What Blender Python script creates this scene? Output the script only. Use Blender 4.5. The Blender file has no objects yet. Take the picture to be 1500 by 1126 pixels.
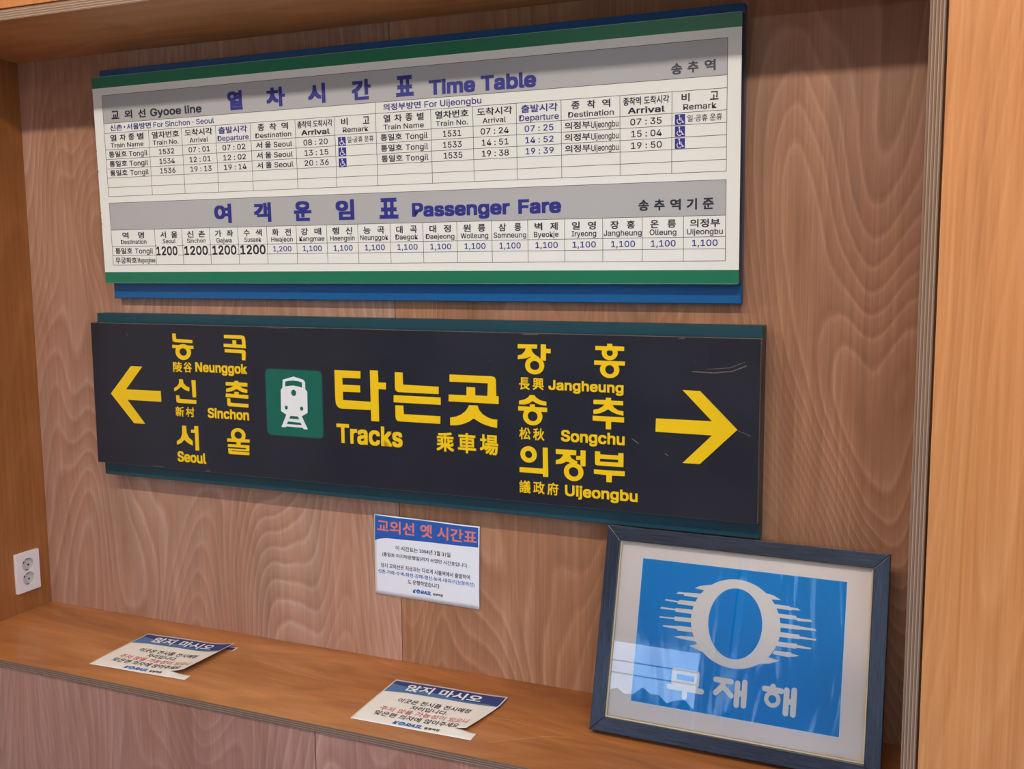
import bpy, bmesh, math, random
from mathutils import Vector, Matrix
from mathutils.geometry import tessellate_polygon
random.seed(7)
S = bpy.context.scene
C = S.collection
sin, cos, pi = math.sin, math.cos, math.pi

# ------------------------------------------------------------------ camera, sky, lights, exposure
F_PX, CX, CY = 1385.263, 806.137, 541.770
YAW, PITCH, ROLL = 0.374086, 0.110685, -0.0037576
CAM = Vector((2.427109, -2.031237, 1.009602))
fwd = Vector((-sin(YAW) * cos(PITCH), cos(YAW) * cos(PITCH), -sin(PITCH)))
rgt0 = Vector((cos(YAW), sin(YAW), 0)); up0 = rgt0.cross(fwd)
rgt = cos(ROLL) * rgt0 + sin(ROLL) * up0; upv = -sin(ROLL) * rgt0 + cos(ROLL) * up0
cd = bpy.data.cameras.new('camera'); cam = bpy.data.objects.new('camera', cd); C.objects.link(cam)
M = Matrix((rgt, upv, -fwd)).transposed().to_4x4(); M.translation = CAM
cam.matrix_world = M
cd.sensor_fit = 'HORIZONTAL'; cd.sensor_width = 36.0; cd.lens = F_PX / 1500 * 36.0
cd.shift_x = (750 - CX) / 1500; cd.shift_y = (CY - 563) / 1500; cd.clip_start = 0.02; cd.clip_end = 500
S.camera = cam

def srgb(r, g, b):
    f = lambda c: (c / 255 / 12.92) if c / 255 <= 0.04045 else ((c / 255 + 0.055) / 1.055) ** 2.4
    return (f(r), f(g), f(b), 1.0)

class NT:
    """tiny node-graph helper"""
    def __init__(s, tree): s.t = tree; s.n = tree.nodes; s.l = tree.links
    def add(s, typ, ins=None, **kw):
        n = s.n.new(typ)
        for k, v in kw.items(): setattr(n, k, v)
        for k, v in (ins or {}).items():
            if isinstance(v, bpy.types.NodeSocket): s.l.new(v, n.inputs[k])
            else: n.inputs[k].default_value = v
        return n
    def math(s, op, a, b=None, c=None, clamp=False):
        n = s.n.new('ShaderNodeMath'); n.operation = op; n.use_clamp = clamp
        for i, v in enumerate((a, b, c)):
            if v is None: continue
            if isinstance(v, bpy.types.NodeSocket): s.l.new(v, n.inputs[i])
            else: n.inputs[i].default_value = v
        return n.outputs[0]
    def mix(s, f, a, b, blend='MIX'):
        n = s.n.new('ShaderNodeMix'); n.data_type = 'RGBA'; n.blend_type = blend
        for k, v in ((0, f), (6, a), (7, b)):
            if isinstance(v, bpy.types.NodeSocket): s.l.new(v, n.inputs[k])
            else: n.inputs[k].default_value = v
        return n.outputs[2]
    def ramp(s, f, pts, interp='LINEAR'):
        n = s.n.new('ShaderNodeValToRGB'); n.color_ramp.interpolation = interp
        e = n.color_ramp.elements
        while len(e) < len(pts): e.new(0.5)
        for i, (p, c) in enumerate(pts): e[i].position = p; e[i].color = c if len(c) == 4 else (*c, 1)
        s.l.new(f, n.inputs[0]); return n.outputs[0]

SKY_STRENGTH = 5.0
world = bpy.data.worlds.new('world'); S.world = world; world.use_nodes = True
w = NT(world.node_tree); w.n.clear()
tc = w.add('ShaderNodeTexCoord')
sep = w.add('ShaderNodeSeparateXYZ', {0: tc.outputs['Generated']})
base = w.ramp(sep.outputs[2], [(0.0, srgb(205, 226, 248)), (0.25, srgb(150, 192, 244)), (1.0, srgb(96, 152, 232))])
mp = w.add('ShaderNodeMapping', {0: tc.outputs['Generated'], 3: (1.0, 1.0, 3.0)})
nz = w.add('ShaderNodeTexNoise', {'Vector': mp.outputs[0], 'Scale': 3.0, 'Detail': 5.0})
cl = w.ramp(nz.outputs[0], [(0.48, (0, 0, 0)), (0.68, (1, 1, 1))])
skyc = w.mix(cl, base, srgb(238, 242, 250))
bg = w.add('ShaderNodeBackground', {0: skyc, 1: SKY_STRENGTH})
w.l.new(bg.outputs[0], w.add('ShaderNodeOutputWorld').inputs[0])

def area(name, loc, sx, sy, power, col, rot=(0, 0, 0)):
    l = bpy.data.lights.new(name, 'AREA'); l.shape = 'RECTANGLE'; l.size = sx; l.size_y = sy
    l.energy = power; l.color = col[:3]
    o = bpy.data.objects.new(name, l); C.objects.link(o); o.location = loc; o.rotation_euler = rot
    return o
ROOM_Z = 2.18
WARM = (1.0, 0.92, 0.83)
area('tube_light_near_left', (0.35, -1.38, ROOM_Z - 0.04), 1.2, 0.09, 21, WARM)
area('tube_light_near_right', (2.35, -1.38, ROOM_Z - 0.04), 1.2, 0.09, 21, WARM)
area('tube_light_far', (1.3, -3.1, ROOM_Z - 0.04), 1.2, 0.09, 15, WARM)

vs = S.view_settings; vs.view_transform = 'Standard'; vs.look = 'None'; vs.gamma = 1.0
vs.use_curve_mapping = False; vs.exposure = 0.25
S.display_settings.display_device = 'sRGB'
S.cycles.max_bounces = 8; S.cycles.diffuse_bounces = 4; S.cycles.glossy_bounces = 4
S.cycles.transparent_max_bounces = 8; S.cycles.sample_clamp_indirect = 6.0
S.cycles.use_denoising = True

# ------------------------------------------------------------------ materials
def new_mat(name):
    m = bpy.data.materials.new(name); m.use_nodes = True
    t = NT(m.node_tree); b = t.n['Principled BSDF']
    return m, t, b
def setb(b, rough=0.5, spec=0.5, metal=0.0, coat=0.0, coat_rough=0.1):
    b.inputs['Roughness'].default_value = rough; b.inputs['Specular IOR Level'].default_value = spec
    b.inputs['Metallic'].default_value = metal; b.inputs['Coat Weight'].default_value = coat
    b.inputs['Coat Roughness'].default_value = coat_rough

def plain(name, col, rough=0.5, spec=0.5, var=0.04, scale=40.0, metal=0.0, coat=0.0, bump=0.0):
    """one colour with a faint mottling"""
    m, t, b = new_mat(name); setb(b, rough, spec, metal, coat)
    tc = t.add('ShaderNodeTexCoord')
    n = t.add('ShaderNodeTexNoise', {'Vector': tc.outputs['Object'], 'Scale': scale, 'Detail': 4.0})
    f = t.math('MULTIPLY_ADD', n.outputs[0], 2 * var, 1 - var)
    c = t.mix(1.0, col, f, 'MULTIPLY')
    t.l.new(c, b.inputs['Base Color'])
    if bump:
        bp = t.add('ShaderNodeBump', {'Strength': bump, 'Distance': 0.001, 'Height': n.outputs[0]})
        t.l.new(bp.outputs[0], b.inputs['Normal'])
    return m

def plywood(name, dark, mid, light, axis='Z', figure=1.0, rings=36.0, seed=0.0, rough=0.42, spec=0.5, stretch=0.24, pale_sheen=0.0, line=0.32, blotch=0.5, fibre=0.5, patch=0.35):
    """rotary-cut veneer: contour figure from stretched noise, fibres, pores, pin knots"""
    m, t, b = new_mat(name); setb(b, rough, spec)
    tc = t.add('ShaderNodeTexCoord')
    k = {'X': (stretch, 1, 1), 'Z': (1, 1, stretch)}[axis]
    mp = t.add('ShaderNodeMapping', {0: tc.outputs['Object'], 1: (seed, seed * 0.7, seed * 1.3), 3: k})
    v = mp.outputs[0]
    n1 = t.add('ShaderNodeTexNoise', {'Vector': v, 'Scale': 2.0 * figure, 'Detail': 2.2, 'Roughness': 0.36, 'Distortion': 0.35})
    nf = t.add('ShaderNodeTexNoise', {'Vector': v, 'Scale': 26.0, 'Detail': 2.0})
    h = t.math('MULTIPLY_ADD', nf.outputs[0], 0.005, n1.outputs[0])
    ph = t.math('FRACT', t.math('MULTIPLY', h, rings * 1.6))
    # sharp pale growth line fading to the darker late wood
    g = t.ramp(ph, [(0.0, (0.5,) * 3), (0.10, (0.95,) * 3), (0.30, (0.58,) * 3), (0.60, (0.45,) * 3), (0.88, (0.22,) * 3), (1.0, (0.5,) * 3)])
    kf = {'X': (4, 260, 260), 'Z': (260, 260, 4)}[axis]
    mf = t.add('ShaderNodeMapping', {0: tc.outputs['Object'], 3: kf})
    fb = t.add('ShaderNodeTexNoise', {'Vector': mf.outputs[0], 'Scale': 1.0, 'Detail': 3.0, 'Roughness': 0.6})
    bl = t.add('ShaderNodeTexNoise', {'Vector': v, 'Scale': 1.9, 'Detail': 3.0, 'Roughness': 0.55})
    km = {'X': (1.2, 70, 70), 'Z': (70, 70, 1.2)}[axis]
    mm_ = t.add('ShaderNodeMapping', {0: tc.outputs['Object'], 1: (seed, seed, seed), 3: km})
    md = t.add('ShaderNodeTexNoise', {'Vector': mm_.outputs[0], 'Scale': 1.0, 'Detail': 2.0})
    pk = t.add('ShaderNodeTexNoise', {'Vector': v, 'Scale': 4.2, 'Detail': 2.0})
    amp = t.math('MULTIPLY', t.ramp(pk.outputs[0], [(0.32, (0.35,) * 3), (0.62, (1.15,) * 3)]), line)
    val = t.math('MULTIPLY_ADD', t.math('SUBTRACT', g, 0.45), amp, 0.5)
    val = t.math('ADD', val, t.math('MULTIPLY', t.math('SUBTRACT', md.outputs[0], 0.5), fibre * 0.9))
    val = t.math('ADD', val, t.math('MULTIPLY', t.math('SUBTRACT', fb.outputs[0], 0.5), fibre))
    val = t.math('ADD', val, t.math('MULTIPLY', t.math('SUBTRACT', bl.outputs[0], 0.5), blotch * 2))
    col = t.ramp(val, [(0.0, dark), (0.5, mid), (1.0, light)])
    if pale_sheen:  # pale window sheen painted into the veneer colour as noise patches
        ck = t.add('ShaderNodeTexNoise', {'Vector': v, 'Scale': 3.3, 'Detail': 4.0, 'Roughness': 0.6})
        cf = t.math('MULTIPLY', t.ramp(ck.outputs[0], [(0.40, (0,) * 3), (0.72, (1,) * 3)]), t.math('MULTIPLY', g, pale_sheen))
        col = t.mix(cf, col, srgb(206, 190, 186))
    pn = t.add('ShaderNodeTexNoise', {'Vector': v, 'Scale': 8.5, 'Detail': 4.0, 'Roughness': 0.62, 'Distortion': 0.8})
    pr = t.ramp(pn.outputs[0], [(0.30, (1 - 0.34 * patch, 1 - 0.38 * patch, 1 - 0.42 * patch)), (0.5, (1,) * 3), (0.72, (1 + 0.30 * patch,) * 3)])
    col = t.mix(1.0, col, pr, 'MULTIPLY')
    vo = t.add('ShaderNodeTexVoronoi', {'Vector': v, 'Scale': 3.1}); vo.inputs['Randomness'].default_value = 1.0
    kn = t.ramp(vo.outputs['Distance'], [(0.008, (1,) * 3), (0.016, (0,) * 3)])
    col = t.mix(t.math('MULTIPLY', kn, 0.8), col, srgb(60, 34, 22))
    t.l.new(col, b.inputs['Base Color'])
    rr = t.math('MULTIPLY_ADD', fb.outputs[0], 0.22, rough - 0.11)
    t.l.new(rr, b.inputs['Roughness'])
    bp = t.add('ShaderNodeBump', {'Strength': 0.12, 'Distance': 0.0006, 'Height': fb.outputs[0]})
    t.l.new(bp.outputs[0], b.inputs['Normal'])
    return m

def ply_edge(name, axis='X', across='Z', thick=0.024, plies=9, seed=0.0, bright=1.0, tint=(1, 1, 1)):
    """sawn plywood edge: alternating ply layers with end grain streaks; 'across' is the axis through the layers"""
    m, t, b = new_mat(name); setb(b, 0.65, 0.3)
    tc = t.add('ShaderNodeTexCoord'); sp = t.add('ShaderNodeSeparateXYZ', {0: tc.outputs['Object']})
    c = sp.outputs['XYZ'.index(across)]
    sc = {'X': (6, 300, 300), 'Z': (300, 300, 6)}[axis]
    mf = t.add('ShaderNodeMapping', {0: tc.outputs['Object'], 1: (seed, 0, 0), 3: sc})
    fb = t.add('ShaderNodeTexNoise', {'Vector': mf.outputs[0], 'Scale': 1.0, 'Detail': 3.0})
    ln = t.math('FRACT', t.math('MULTIPLY_ADD', c, plies / thick / 2, 0.25))
    s_ = t.ramp(ln, [(0.0, srgb(118, 92, 70)), (0.08, srgb(98, 74, 56)), (0.16, srgb(186, 160, 132)), (0.46, srgb(200, 174, 152)), (0.52, srgb(110, 84, 62)), (0.60, srgb(160, 132, 114)), (0.95, srgb(140, 114, 98))])
    col = t.mix(0.55, s_, t.ramp(fb.outputs[0], [(0.3, srgb(112, 88, 78)), (0.7, srgb(216, 192, 172))]), 'MULTIPLY')
    col = t.mix(0.45, col, s_)
    col = t.mix(1.0, col, (bright * tint[0], bright * tint[1], bright * tint[2], 1), 'MULTIPLY')
    t.l.new(col, b.inputs['Base Color'])
    bp = t.add('ShaderNodeBump', {'Strength': 0.4, 'Distance': 0.0008, 'Height': fb.outputs[0]})
    t.l.new(bp.outputs[0], b.inputs['Normal'])
    return m

BACK = dict(dark=srgb(134, 92, 72), mid=srgb(180, 130, 102), light=srgb(214, 172, 144))
M_back1 = plywood('plywood_back_left', seed=3.1, pale_sheen=0.35, **BACK)
M_back2 = plywood('plywood_back_right', srgb(120, 78, 52), srgb(170, 117, 82), srgb(204, 156, 118), seed=8.4, pale_sheen=0.15)
M_front = plywood('plywood_bench_front', srgb(122, 78, 66), srgb(168, 116, 98), srgb(200, 156, 138), seed=5.7, pale_sheen=0.3)
M_bench = plywood('plywood_bench_top', srgb(118, 68, 32), srgb(168, 103, 54), srgb(206, 146, 92), axis='X', seed=1.7, rings=12, line=0.16, rough=0.36, blotch=0.7, fibre=0.25, patch=1.0)
M_side = plywood('plywood_side_amber', srgb(108, 62, 26), srgb(154, 94, 46), srgb(184, 124, 70), seed=12.2, rings=12, line=0.25, rough=0.45)
M_top = plywood('plywood_top_amber', srgb(140, 88, 46), srgb(188, 126, 76), srgb(212, 156, 104), axis='X', seed=4.2, rings=12, line=0.25)
M_face = plywood('plywood_facing_orange', srgb(160, 94, 44), srgb(204, 131, 72), srgb(226, 160, 100), seed=15.3, rings=20, stretch=0.14, line=0.3, rough=0.42, figure=1.6, fibre=0.5, blotch=0.25)
M_edge_bench = ply_edge('ply_edge_bench', 'X', 'Z', thick=0.018, plies=7, bright=0.8, tint=(0.92, 0.88, 0.92))
M_edge_top = ply_edge('ply_edge_top', 'X', 'Z', seed=2.0, bright=1.1)
M_edge_side = ply_edge('ply_edge_side', 'Z', 'X', seed=5.0, bright=0.85, tint=(1.0, 0.92, 0.84))

M_wall = plain('white_plaster', srgb(225, 224, 220), 0.9, 0.2, 0.03, 3)
M_roomback = plain('brown_room_wall', srgb(120, 98, 80), 0.9, 0.2, 0.05, 3)
M_floor = plain('grey_floor', srgb(150, 146, 140), 0.6, 0.3, 0.08, 6)
M_board = plain('cream_board', srgb(242, 240, 232), 0.36, 0.5, 0.015, 9)
M_grey = plain('grey_print', srgb(184, 182, 182), 0.38, 0.5, 0.02, 9)
M_green = plain('green_print', srgb(22, 118, 84), 0.36, 0.5, 0.05, 12)
M_boardside = plain('dark_board_side', srgb(44, 44, 54), 0.5, 0.4, 0.1, 30)
M_blue = plain('blue_painted_metal', srgb(12, 92, 152), 0.35, 0.5, 0.05, 8)
M_navy = plain('navy_print', srgb(44, 46, 138), 0.4, 0.5, 0.03, 20)
M_black = plain('black_print', srgb(42, 40, 56), 0.4, 0.5, 0.03, 20)
M_dgrey = plain('dark_grey_print', srgb(66, 66, 82), 0.4, 0.5, 0.03, 20)
M_line = plain('rule_line_print', srgb(46, 40, 54), 0.4, 0.5, 0.03, 20)
M_white = plain('white_print', srgb(240, 240, 240), 0.4, 0.5, 0.01, 20)
M_sticker = plain('white_sticker', srgb(246, 243, 232), 0.33, 0.5, 0.01, 20)
M_yellow = plain('yellow_acrylic', srgb(250, 204, 4), 0.35, 0.5, 0.03, 14)
M_teal = plain('teal_painted_metal', srgb(24, 68, 80), 0.42, 0.5, 0.10, 9)
M_picto = plain('green_pictogram', srgb(8, 100, 82), 0.38, 0.5, 0.05, 12)
M_pictoedge = plain('dark_pictogram_border', srgb(30, 62, 62), 0.4, 0.5, 0.05, 12)
M_wear = plain('worn_edge', srgb(112, 98, 88), 0.6, 0.3, 0.5, 60)
M_chip = plain('chipped_paint', srgb(176, 172, 168), 0.7, 0.3, 0.2, 60)
M_paper = plain('paper', srgb(240, 240, 244), 0.6, 0.3, 0.01, 20)
M_paperw = plain('aged_paper', srgb(240, 234, 222), 0.45, 0.4, 0.04, 25)
M_pblue = plain('print_blue', srgb(40, 92, 176), 0.5, 0.4, 0.02, 20)
M_pnavy = plain('print_navy', srgb(32, 62, 124), 0.42, 0.4, 0.06, 25)
M_psteel = plain('print_steel_blue', srgb(78, 118, 164), 0.42, 0.4, 0.08, 25)
M_pcoral = plain('print_coral', srgb(226, 128, 118), 0.5, 0.4, 0.02, 20)
M_pred = plain('print_red', srgb(214, 110, 104), 0.5, 0.4, 0.02, 20)
M_logo = plain('print_logo_blue', srgb(24, 96, 180), 0.5, 0.4, 0.02, 20)
M_logol = plain('print_logo_light_blue', srgb(104, 172, 216), 0.5, 0.4, 0.02, 20)
M_plastic = plain('white_plastic', srgb(238, 232, 226), 0.3, 0.5, 0.01, 20)
M_cup = plain('socket_cup_plastic', srgb(206, 202, 198), 0.35, 0.5, 0.02, 20)
M_hole = plain('socket_hole', srgb(40, 34, 32), 0.7, 0.2, 0.02, 20)
M_metal = plain('clip_metal', srgb(170, 160, 150), 0.35, 0.5, 0.05, 20, metal=0.9)
M_mat = plain('mat_board', srgb(246, 232, 222), 0.8, 0.2, 0.015, 60)
M_fillet = plain('cream_fillet', srgb(206, 186, 146), 0.55, 0.3, 0.08, 60)
M_cream = plain('cream_logo_print', srgb(244, 234, 224), 0.4, 0.4, 0.01, 20)
M_outside = plain('outdoor_ground', srgb(120, 118, 100), 0.9, 0.1, 0.2, 0.3)
M_tree = plain('outdoor_trees', srgb(38, 62, 60), 0.9, 0.1, 0.4, 0.5)
M_alu = plain('window_frame_aluminium', srgb(200, 202, 206), 0.4, 0.5, 0.03, 10)

def frame_wood(axis):
    m, t, b = new_mat('charcoal_frame_wood_' + axis.lower()); setb(b, 0.27, 0.6)
    tc = t.add('ShaderNodeTexCoord')
    mf = t.add('ShaderNodeMapping', {0: tc.outputs['Object'], 3: {'X': (12, 420, 420), 'Y': (420, 12, 420)}[axis]})
    n = t.add('ShaderNodeTexNoise', {'Vector': mf.outputs[0], 'Scale': 1.0, 'Detail': 4.0, 'Roughness': 0.65})
    t.l.new(t.ramp(n.outputs[0], [(0.32, srgb(20, 24, 34)), (0.6, srgb(40, 48, 66)), (0.78, srgb(70, 82, 104))]), b.inputs['Base Color'])
    bp = t.add('ShaderNodeBump', {'Strength': 0.35, 'Distance': 0.0005, 'Height': n.outputs[0]})
    t.l.new(bp.outputs[0], b.inputs['Normal'])
    return m
M_frx, M_fry = frame_wood('X'), frame_wood('Y')

def black_panel():
    m, t, b = new_mat('charcoal_sign_face'); setb(b, 0.34, 0.5)
    tc = t.add('ShaderNodeTexCoord')
    n = t.add('ShaderNodeTexNoise', {'Vector': tc.outputs['Object'], 'Scale': 5.0, 'Detail': 6.0, 'Roughness': 0.6})
    n2 = t.add('ShaderNodeTexNoise', {'Vector': tc.outputs['Object'], 'Scale': 160.0, 'Detail': 2.0})
    col = t.ramp(n.outputs[0], [(0.3, srgb(27, 27, 38)), (0.7, srgb(37, 37, 48))])
    dust = t.ramp(n2.outputs[0], [(0.76, (0,) * 3), (0.82, (1,) * 3)])
    t.l.new(t.mix(t.math('MULTIPLY', dust, 0.5), col, srgb(150, 150, 156)), b.inputs['Base Color'])
    t.l.new(t.math('MULTIPLY_ADD', n.outputs[0], 0.2, 0.26), b.inputs['Roughness'])
    return m
M_charcoal = black_panel()

def poster_blue():
    m, t, b = new_mat('glossy_blue_poster'); setb(b, 0.10, 0.5)
    b.inputs['Base Color'].default_value = srgb(0, 146, 222)
    tc = t.add('ShaderNodeTexCoord')
    mf = t.add('ShaderNodeMapping', {0: tc.outputs['Object'], 2: (0, 0, 0.25), 3: (9, 1.6, 1)})
    n = t.add('ShaderNodeTexNoise', {'Vector': mf.outputs[0], 'Scale': 1.3, 'Detail': 2.5, 'Distortion': 0.6})
    bp = t.add('ShaderNodeBump', {'Strength': 0.8, 'Distance': 0.012, 'Height': n.outputs[0]})
    t.l.new(bp.outputs[0], b.inputs['Normal'])
    return m
M_poster = poster_blue()

def glass_mat():
    m, t, b = new_mat('clear_glass'); t.n.remove(b)
    out = t.n['Material Output']
    tr = t.add('ShaderNodeBsdfTransparent', {0: (0.985, 0.985, 0.985, 1)})
    gl = t.add('ShaderNodeBsdfGlossy', {'Color': (1, 1, 1, 1), 'Roughness': 0.004})
    fr = t.add('ShaderNodeFresnel', {'IOR': 1.52})
    mx = t.add('ShaderNodeMixShader', {0: t.math('MULTIPLY', fr.outputs[0], 0.85, clamp=True), 1: tr.outputs[0], 2: gl.outputs[0]})
    t.l.new(mx.outputs[0], out.inputs[0])
    return m
M_glass = glass_mat()
M_tinted = M_glass.copy(); M_tinted.name = 'tinted_glass'
for _n in M_tinted.node_tree.nodes:
    if _n.type == 'BSDF_TRANSPARENT': _n.inputs[0].default_value = (0.32, 0.36, 0.42, 1)

# ------------------------------------------------------------------ geometry helpers
def link(name, me, parent=None, mat=None, mw=None):
    o = bpy.data.objects.new(name, me); C.objects.link(o)
    if mat is not None and len(me.materials) == 0:
        for m in (mat if isinstance(mat, (list, tuple)) else [mat]): me.materials.append(m)
    if parent is not None: o.parent = parent
    if mw is not None:
        if parent is None: o.matrix_world = mw
        else: o.matrix_local = mw
    return o
def tag(o, label=None, cat=None, group=None, kind=None):
    if label: o['label'] = label
    if cat: o['category'] = cat
    if group: o['group'] = group
    if kind: o['kind'] = kind
    return o
def thing(name, label, cat, mw=None, group=None):
    o = bpy.data.objects.new(name, None); C.objects.link(o); o.empty_display_size = 0.05
    if mw is not None: o.matrix_world = mw
    return tag(o, label, cat, group)
def to_mesh(bm, name='m', smooth=False):
    me = bpy.data.meshes.new(name); bm.normal_update(); bm.to_mesh(me); bm.free()
    if smooth:
        for p in me.polygons: p.use_smooth = True
    return me
def box_bm(x0, y0, z0, x1, y1, z1, bev=0.0, segs=1, bm=None):
    b2 = bmesh.new()
    r = bmesh.ops.create_cube(b2, size=1)
    for v in b2.verts:
        v.co = Vector((x0 + (v.co.x + .5) * (x1 - x0), y0 + (v.co.y + .5) * (y1 - y0), z0 + (v.co.z + .5) * (z1 - z0)))
    if bev: bmesh.ops.bevel(b2, geom=b2.edges[:], offset=bev, segments=segs, affect='EDGES', profile=0.5)
    return b2
def box(name, a, b, mat, parent=None, bev=0.0, segs=1, mw=None):
    return link(name, to_mesh(box_bm(*a, *b, bev, segs)), parent, mat, mw)
def poly_bm(bm, pts, z0, z1):
    """prism from a simple (maybe concave) outline in local xy"""
    tri = tessellate_polygon([[Vector((p[0], p[1], 0)) for p in pts]])
    top = [bm.verts.new((p[0], p[1], z1)) for p in pts]
    ar = sum(pts[i][0] * pts[(i + 1) % len(pts)][1] - pts[(i + 1) % len(pts)][0] * pts[i][1] for i in range(len(pts)))
    for t in tri:
        a, b, c = (pts[i] for i in t)
        s = (b[0] - a[0]) * (c[1] - a[1]) - (b[1] - a[1]) * (c[0] - a[0])
        try: bm.faces.new([top[i] for i in (t if s > 0 else t[::-1])])
        except ValueError: pass
    if z1 - z0 > 1e-6 and z0 is not None:
        bot = [bm.verts.new((p[0], p[1], z0)) for p in pts]
        n = len(pts)
        for i in range(n):
            j = (i + 1) % n
            q = [bot[i], bot[j], top[j], top[i]]
            if ar < 0: q.reverse()
            bm.faces.new(q)
def ring_bm(bm, c, ro, ri, z0, z1, n=40):
    if ri is None:
        poly_bm(bm, [(c[0] + ro[0] * cos(2 * pi * i / n), c[1] + ro[1] * sin(2 * pi * i / n)) for i in range(n)], z0, z1); return
    R = []
    for rr, z in ((ro, z1), (ri, z1), (ro, z0), (ri, z0)):
        R.append([bm.verts.new((c[0] + rr[0] * cos(2 * pi * i / n), c[1] + rr[1] * sin(2 * pi * i / n), z)) for i in range(n)])
    for i in range(n):
        j = (i + 1) % n
        bm.faces.new([R[1][i], R[0][i], R[0][j], R[1][j]])
        bm.faces.new([R[0][i], R[2][i], R[2][j], R[0][j]])
        bm.faces.new([R[1][j], R[3][j], R[3][i], R[1][i]])
def rect(u0, v0, u1, v1): return [(u0, v0), (u1, v0), (u1, v1), (u0, v1)]
def round_rect(u0, v0, u1, v1, r, n=6):
    P = []
    for cx, cy, a in ((u1 - r, v1 - r, 0), (u0 + r, v1 - r, 90), (u0 + r, v0 + r, 180), (u1 - r, v0 + r, 270)):
        for i in range(n + 1):
            t = math.radians(a + 90 * i / n); P.append((cx + r * cos(t), cy + r * sin(t)))
    return P

try: SANS = bpy.data.fonts.load(bpy.utils.system_resource('DATAFILES', path='fonts') + '/Inter.woff2')   # ships with Blender
except Exception: SANS = None
_glyph = {}
def glyph(s, wgt, shear=0.0):
    """flat lettering mesh of a string: ([verts2d], faces), normalised to its ink box 0..1"""
    k = (s, wgt, shear)
    if k in _glyph: return _glyph[k]
    cjk = any(ord(ch) > 0x2E00 for ch in s)
    cu = bpy.data.curves.new('t', 'FONT'); cu.body = s; cu.resolution_u = 3; cu.shear = shear
    if SANS is not None and not cjk: cu.font = SANS
    o = bpy.data.objects.new('t', cu); C.objects.link(o)
    bpy.context.view_layer.update()
    me = bpy.data.meshes.new_from_object(o.evaluated_get(bpy.context.evaluated_depsgraph_get()))
    vs_ = [(v.co.x, v.co.y) for v in me.vertices]; fs = [tuple(p.vertices) for p in me.polygons]
    fs2 = []
    for f in fs:
        a = sum(vs_[f[i]][0] * vs_[f[(i + 1) % len(f)]][1] - vs_[f[(i + 1) % len(f)]][0] * vs_[f[i]][1] for i in range(len(f)))
        fs2.append(f if a > 0 else f[::-1])
    if wgt:      # heavier strokes without closing the counters: shifted copies of the outline overlap
        n = len(vs_); r = wgt; sh = [(0, 0), (r, r), (-r, r), (r, -r), (-r, -r)]
        vs_, fs2 = ([(x + dx, y + dy) for dx, dy in sh for x, y in vs_], [tuple(i + k * n for i in f) for k in range(5) for f in fs2])
    x0 = min(v[0] for v in vs_); x1 = max(v[0] for v in vs_); y0 = min(v[1] for v in vs_); y1 = max(v[1] for v in vs_)
    vs_ = [((x - x0) / (x1 - x0), (y - y0) / (y1 - y0)) for x, y in vs_]
    bpy.data.objects.remove(o); bpy.data.curves.remove(cu); bpy.data.meshes.remove(me)
    _glyph[k] = (vs_, fs2, (x1 - x0) / (y1 - y0)); return _glyph[k]
def text_mesh(s, wgt, u0, v0, u1, v1, z, surf=None, shear=0.0, thick=0.0):
    vs_, fs, _ = glyph(s, wgt, shear)
    me = bpy.data.meshes.new('lettering')
    n5 = max(1, len(vs_) // 5) if wgt else len(vs_)      # the overlapping copies lie a hair above each other
    P = [(u0 + x * (u1 - u0), v0 + y * (v1 - v0), z + (0.00003 * (4 - i // n5) if wgt else 0)) for i, (x, y) in enumerate(vs_)]
    if surf: P = [tuple(surf(x, y) + Vector((0, 0, z_))) for x, y, z_ in P]
    if thick:
        bm = bmesh.new(); V = [bm.verts.new(p) for p in P]
        for f in fs:
            try: bm.faces.new([V[i] for i in f])
            except ValueError: pass
        ed = [e for e in bm.edges if e.is_boundary]
        r = bmesh.ops.extrude_edge_only(bm, edges=ed)
        for v in [g for g in r['geom'] if isinstance(g, bmesh.types.BMVert)]: v.co.z -= thick
        bmesh.ops.recalc_face_normals(bm, faces=bm.faces[:])
        bm.to_mesh(me); bm.free()
    else: me.from_pydata(P, [], fs)
    return me
WGT = {"0": 0.009, "1": 0.020, "2": 0.031, "3": 0.043}

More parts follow.
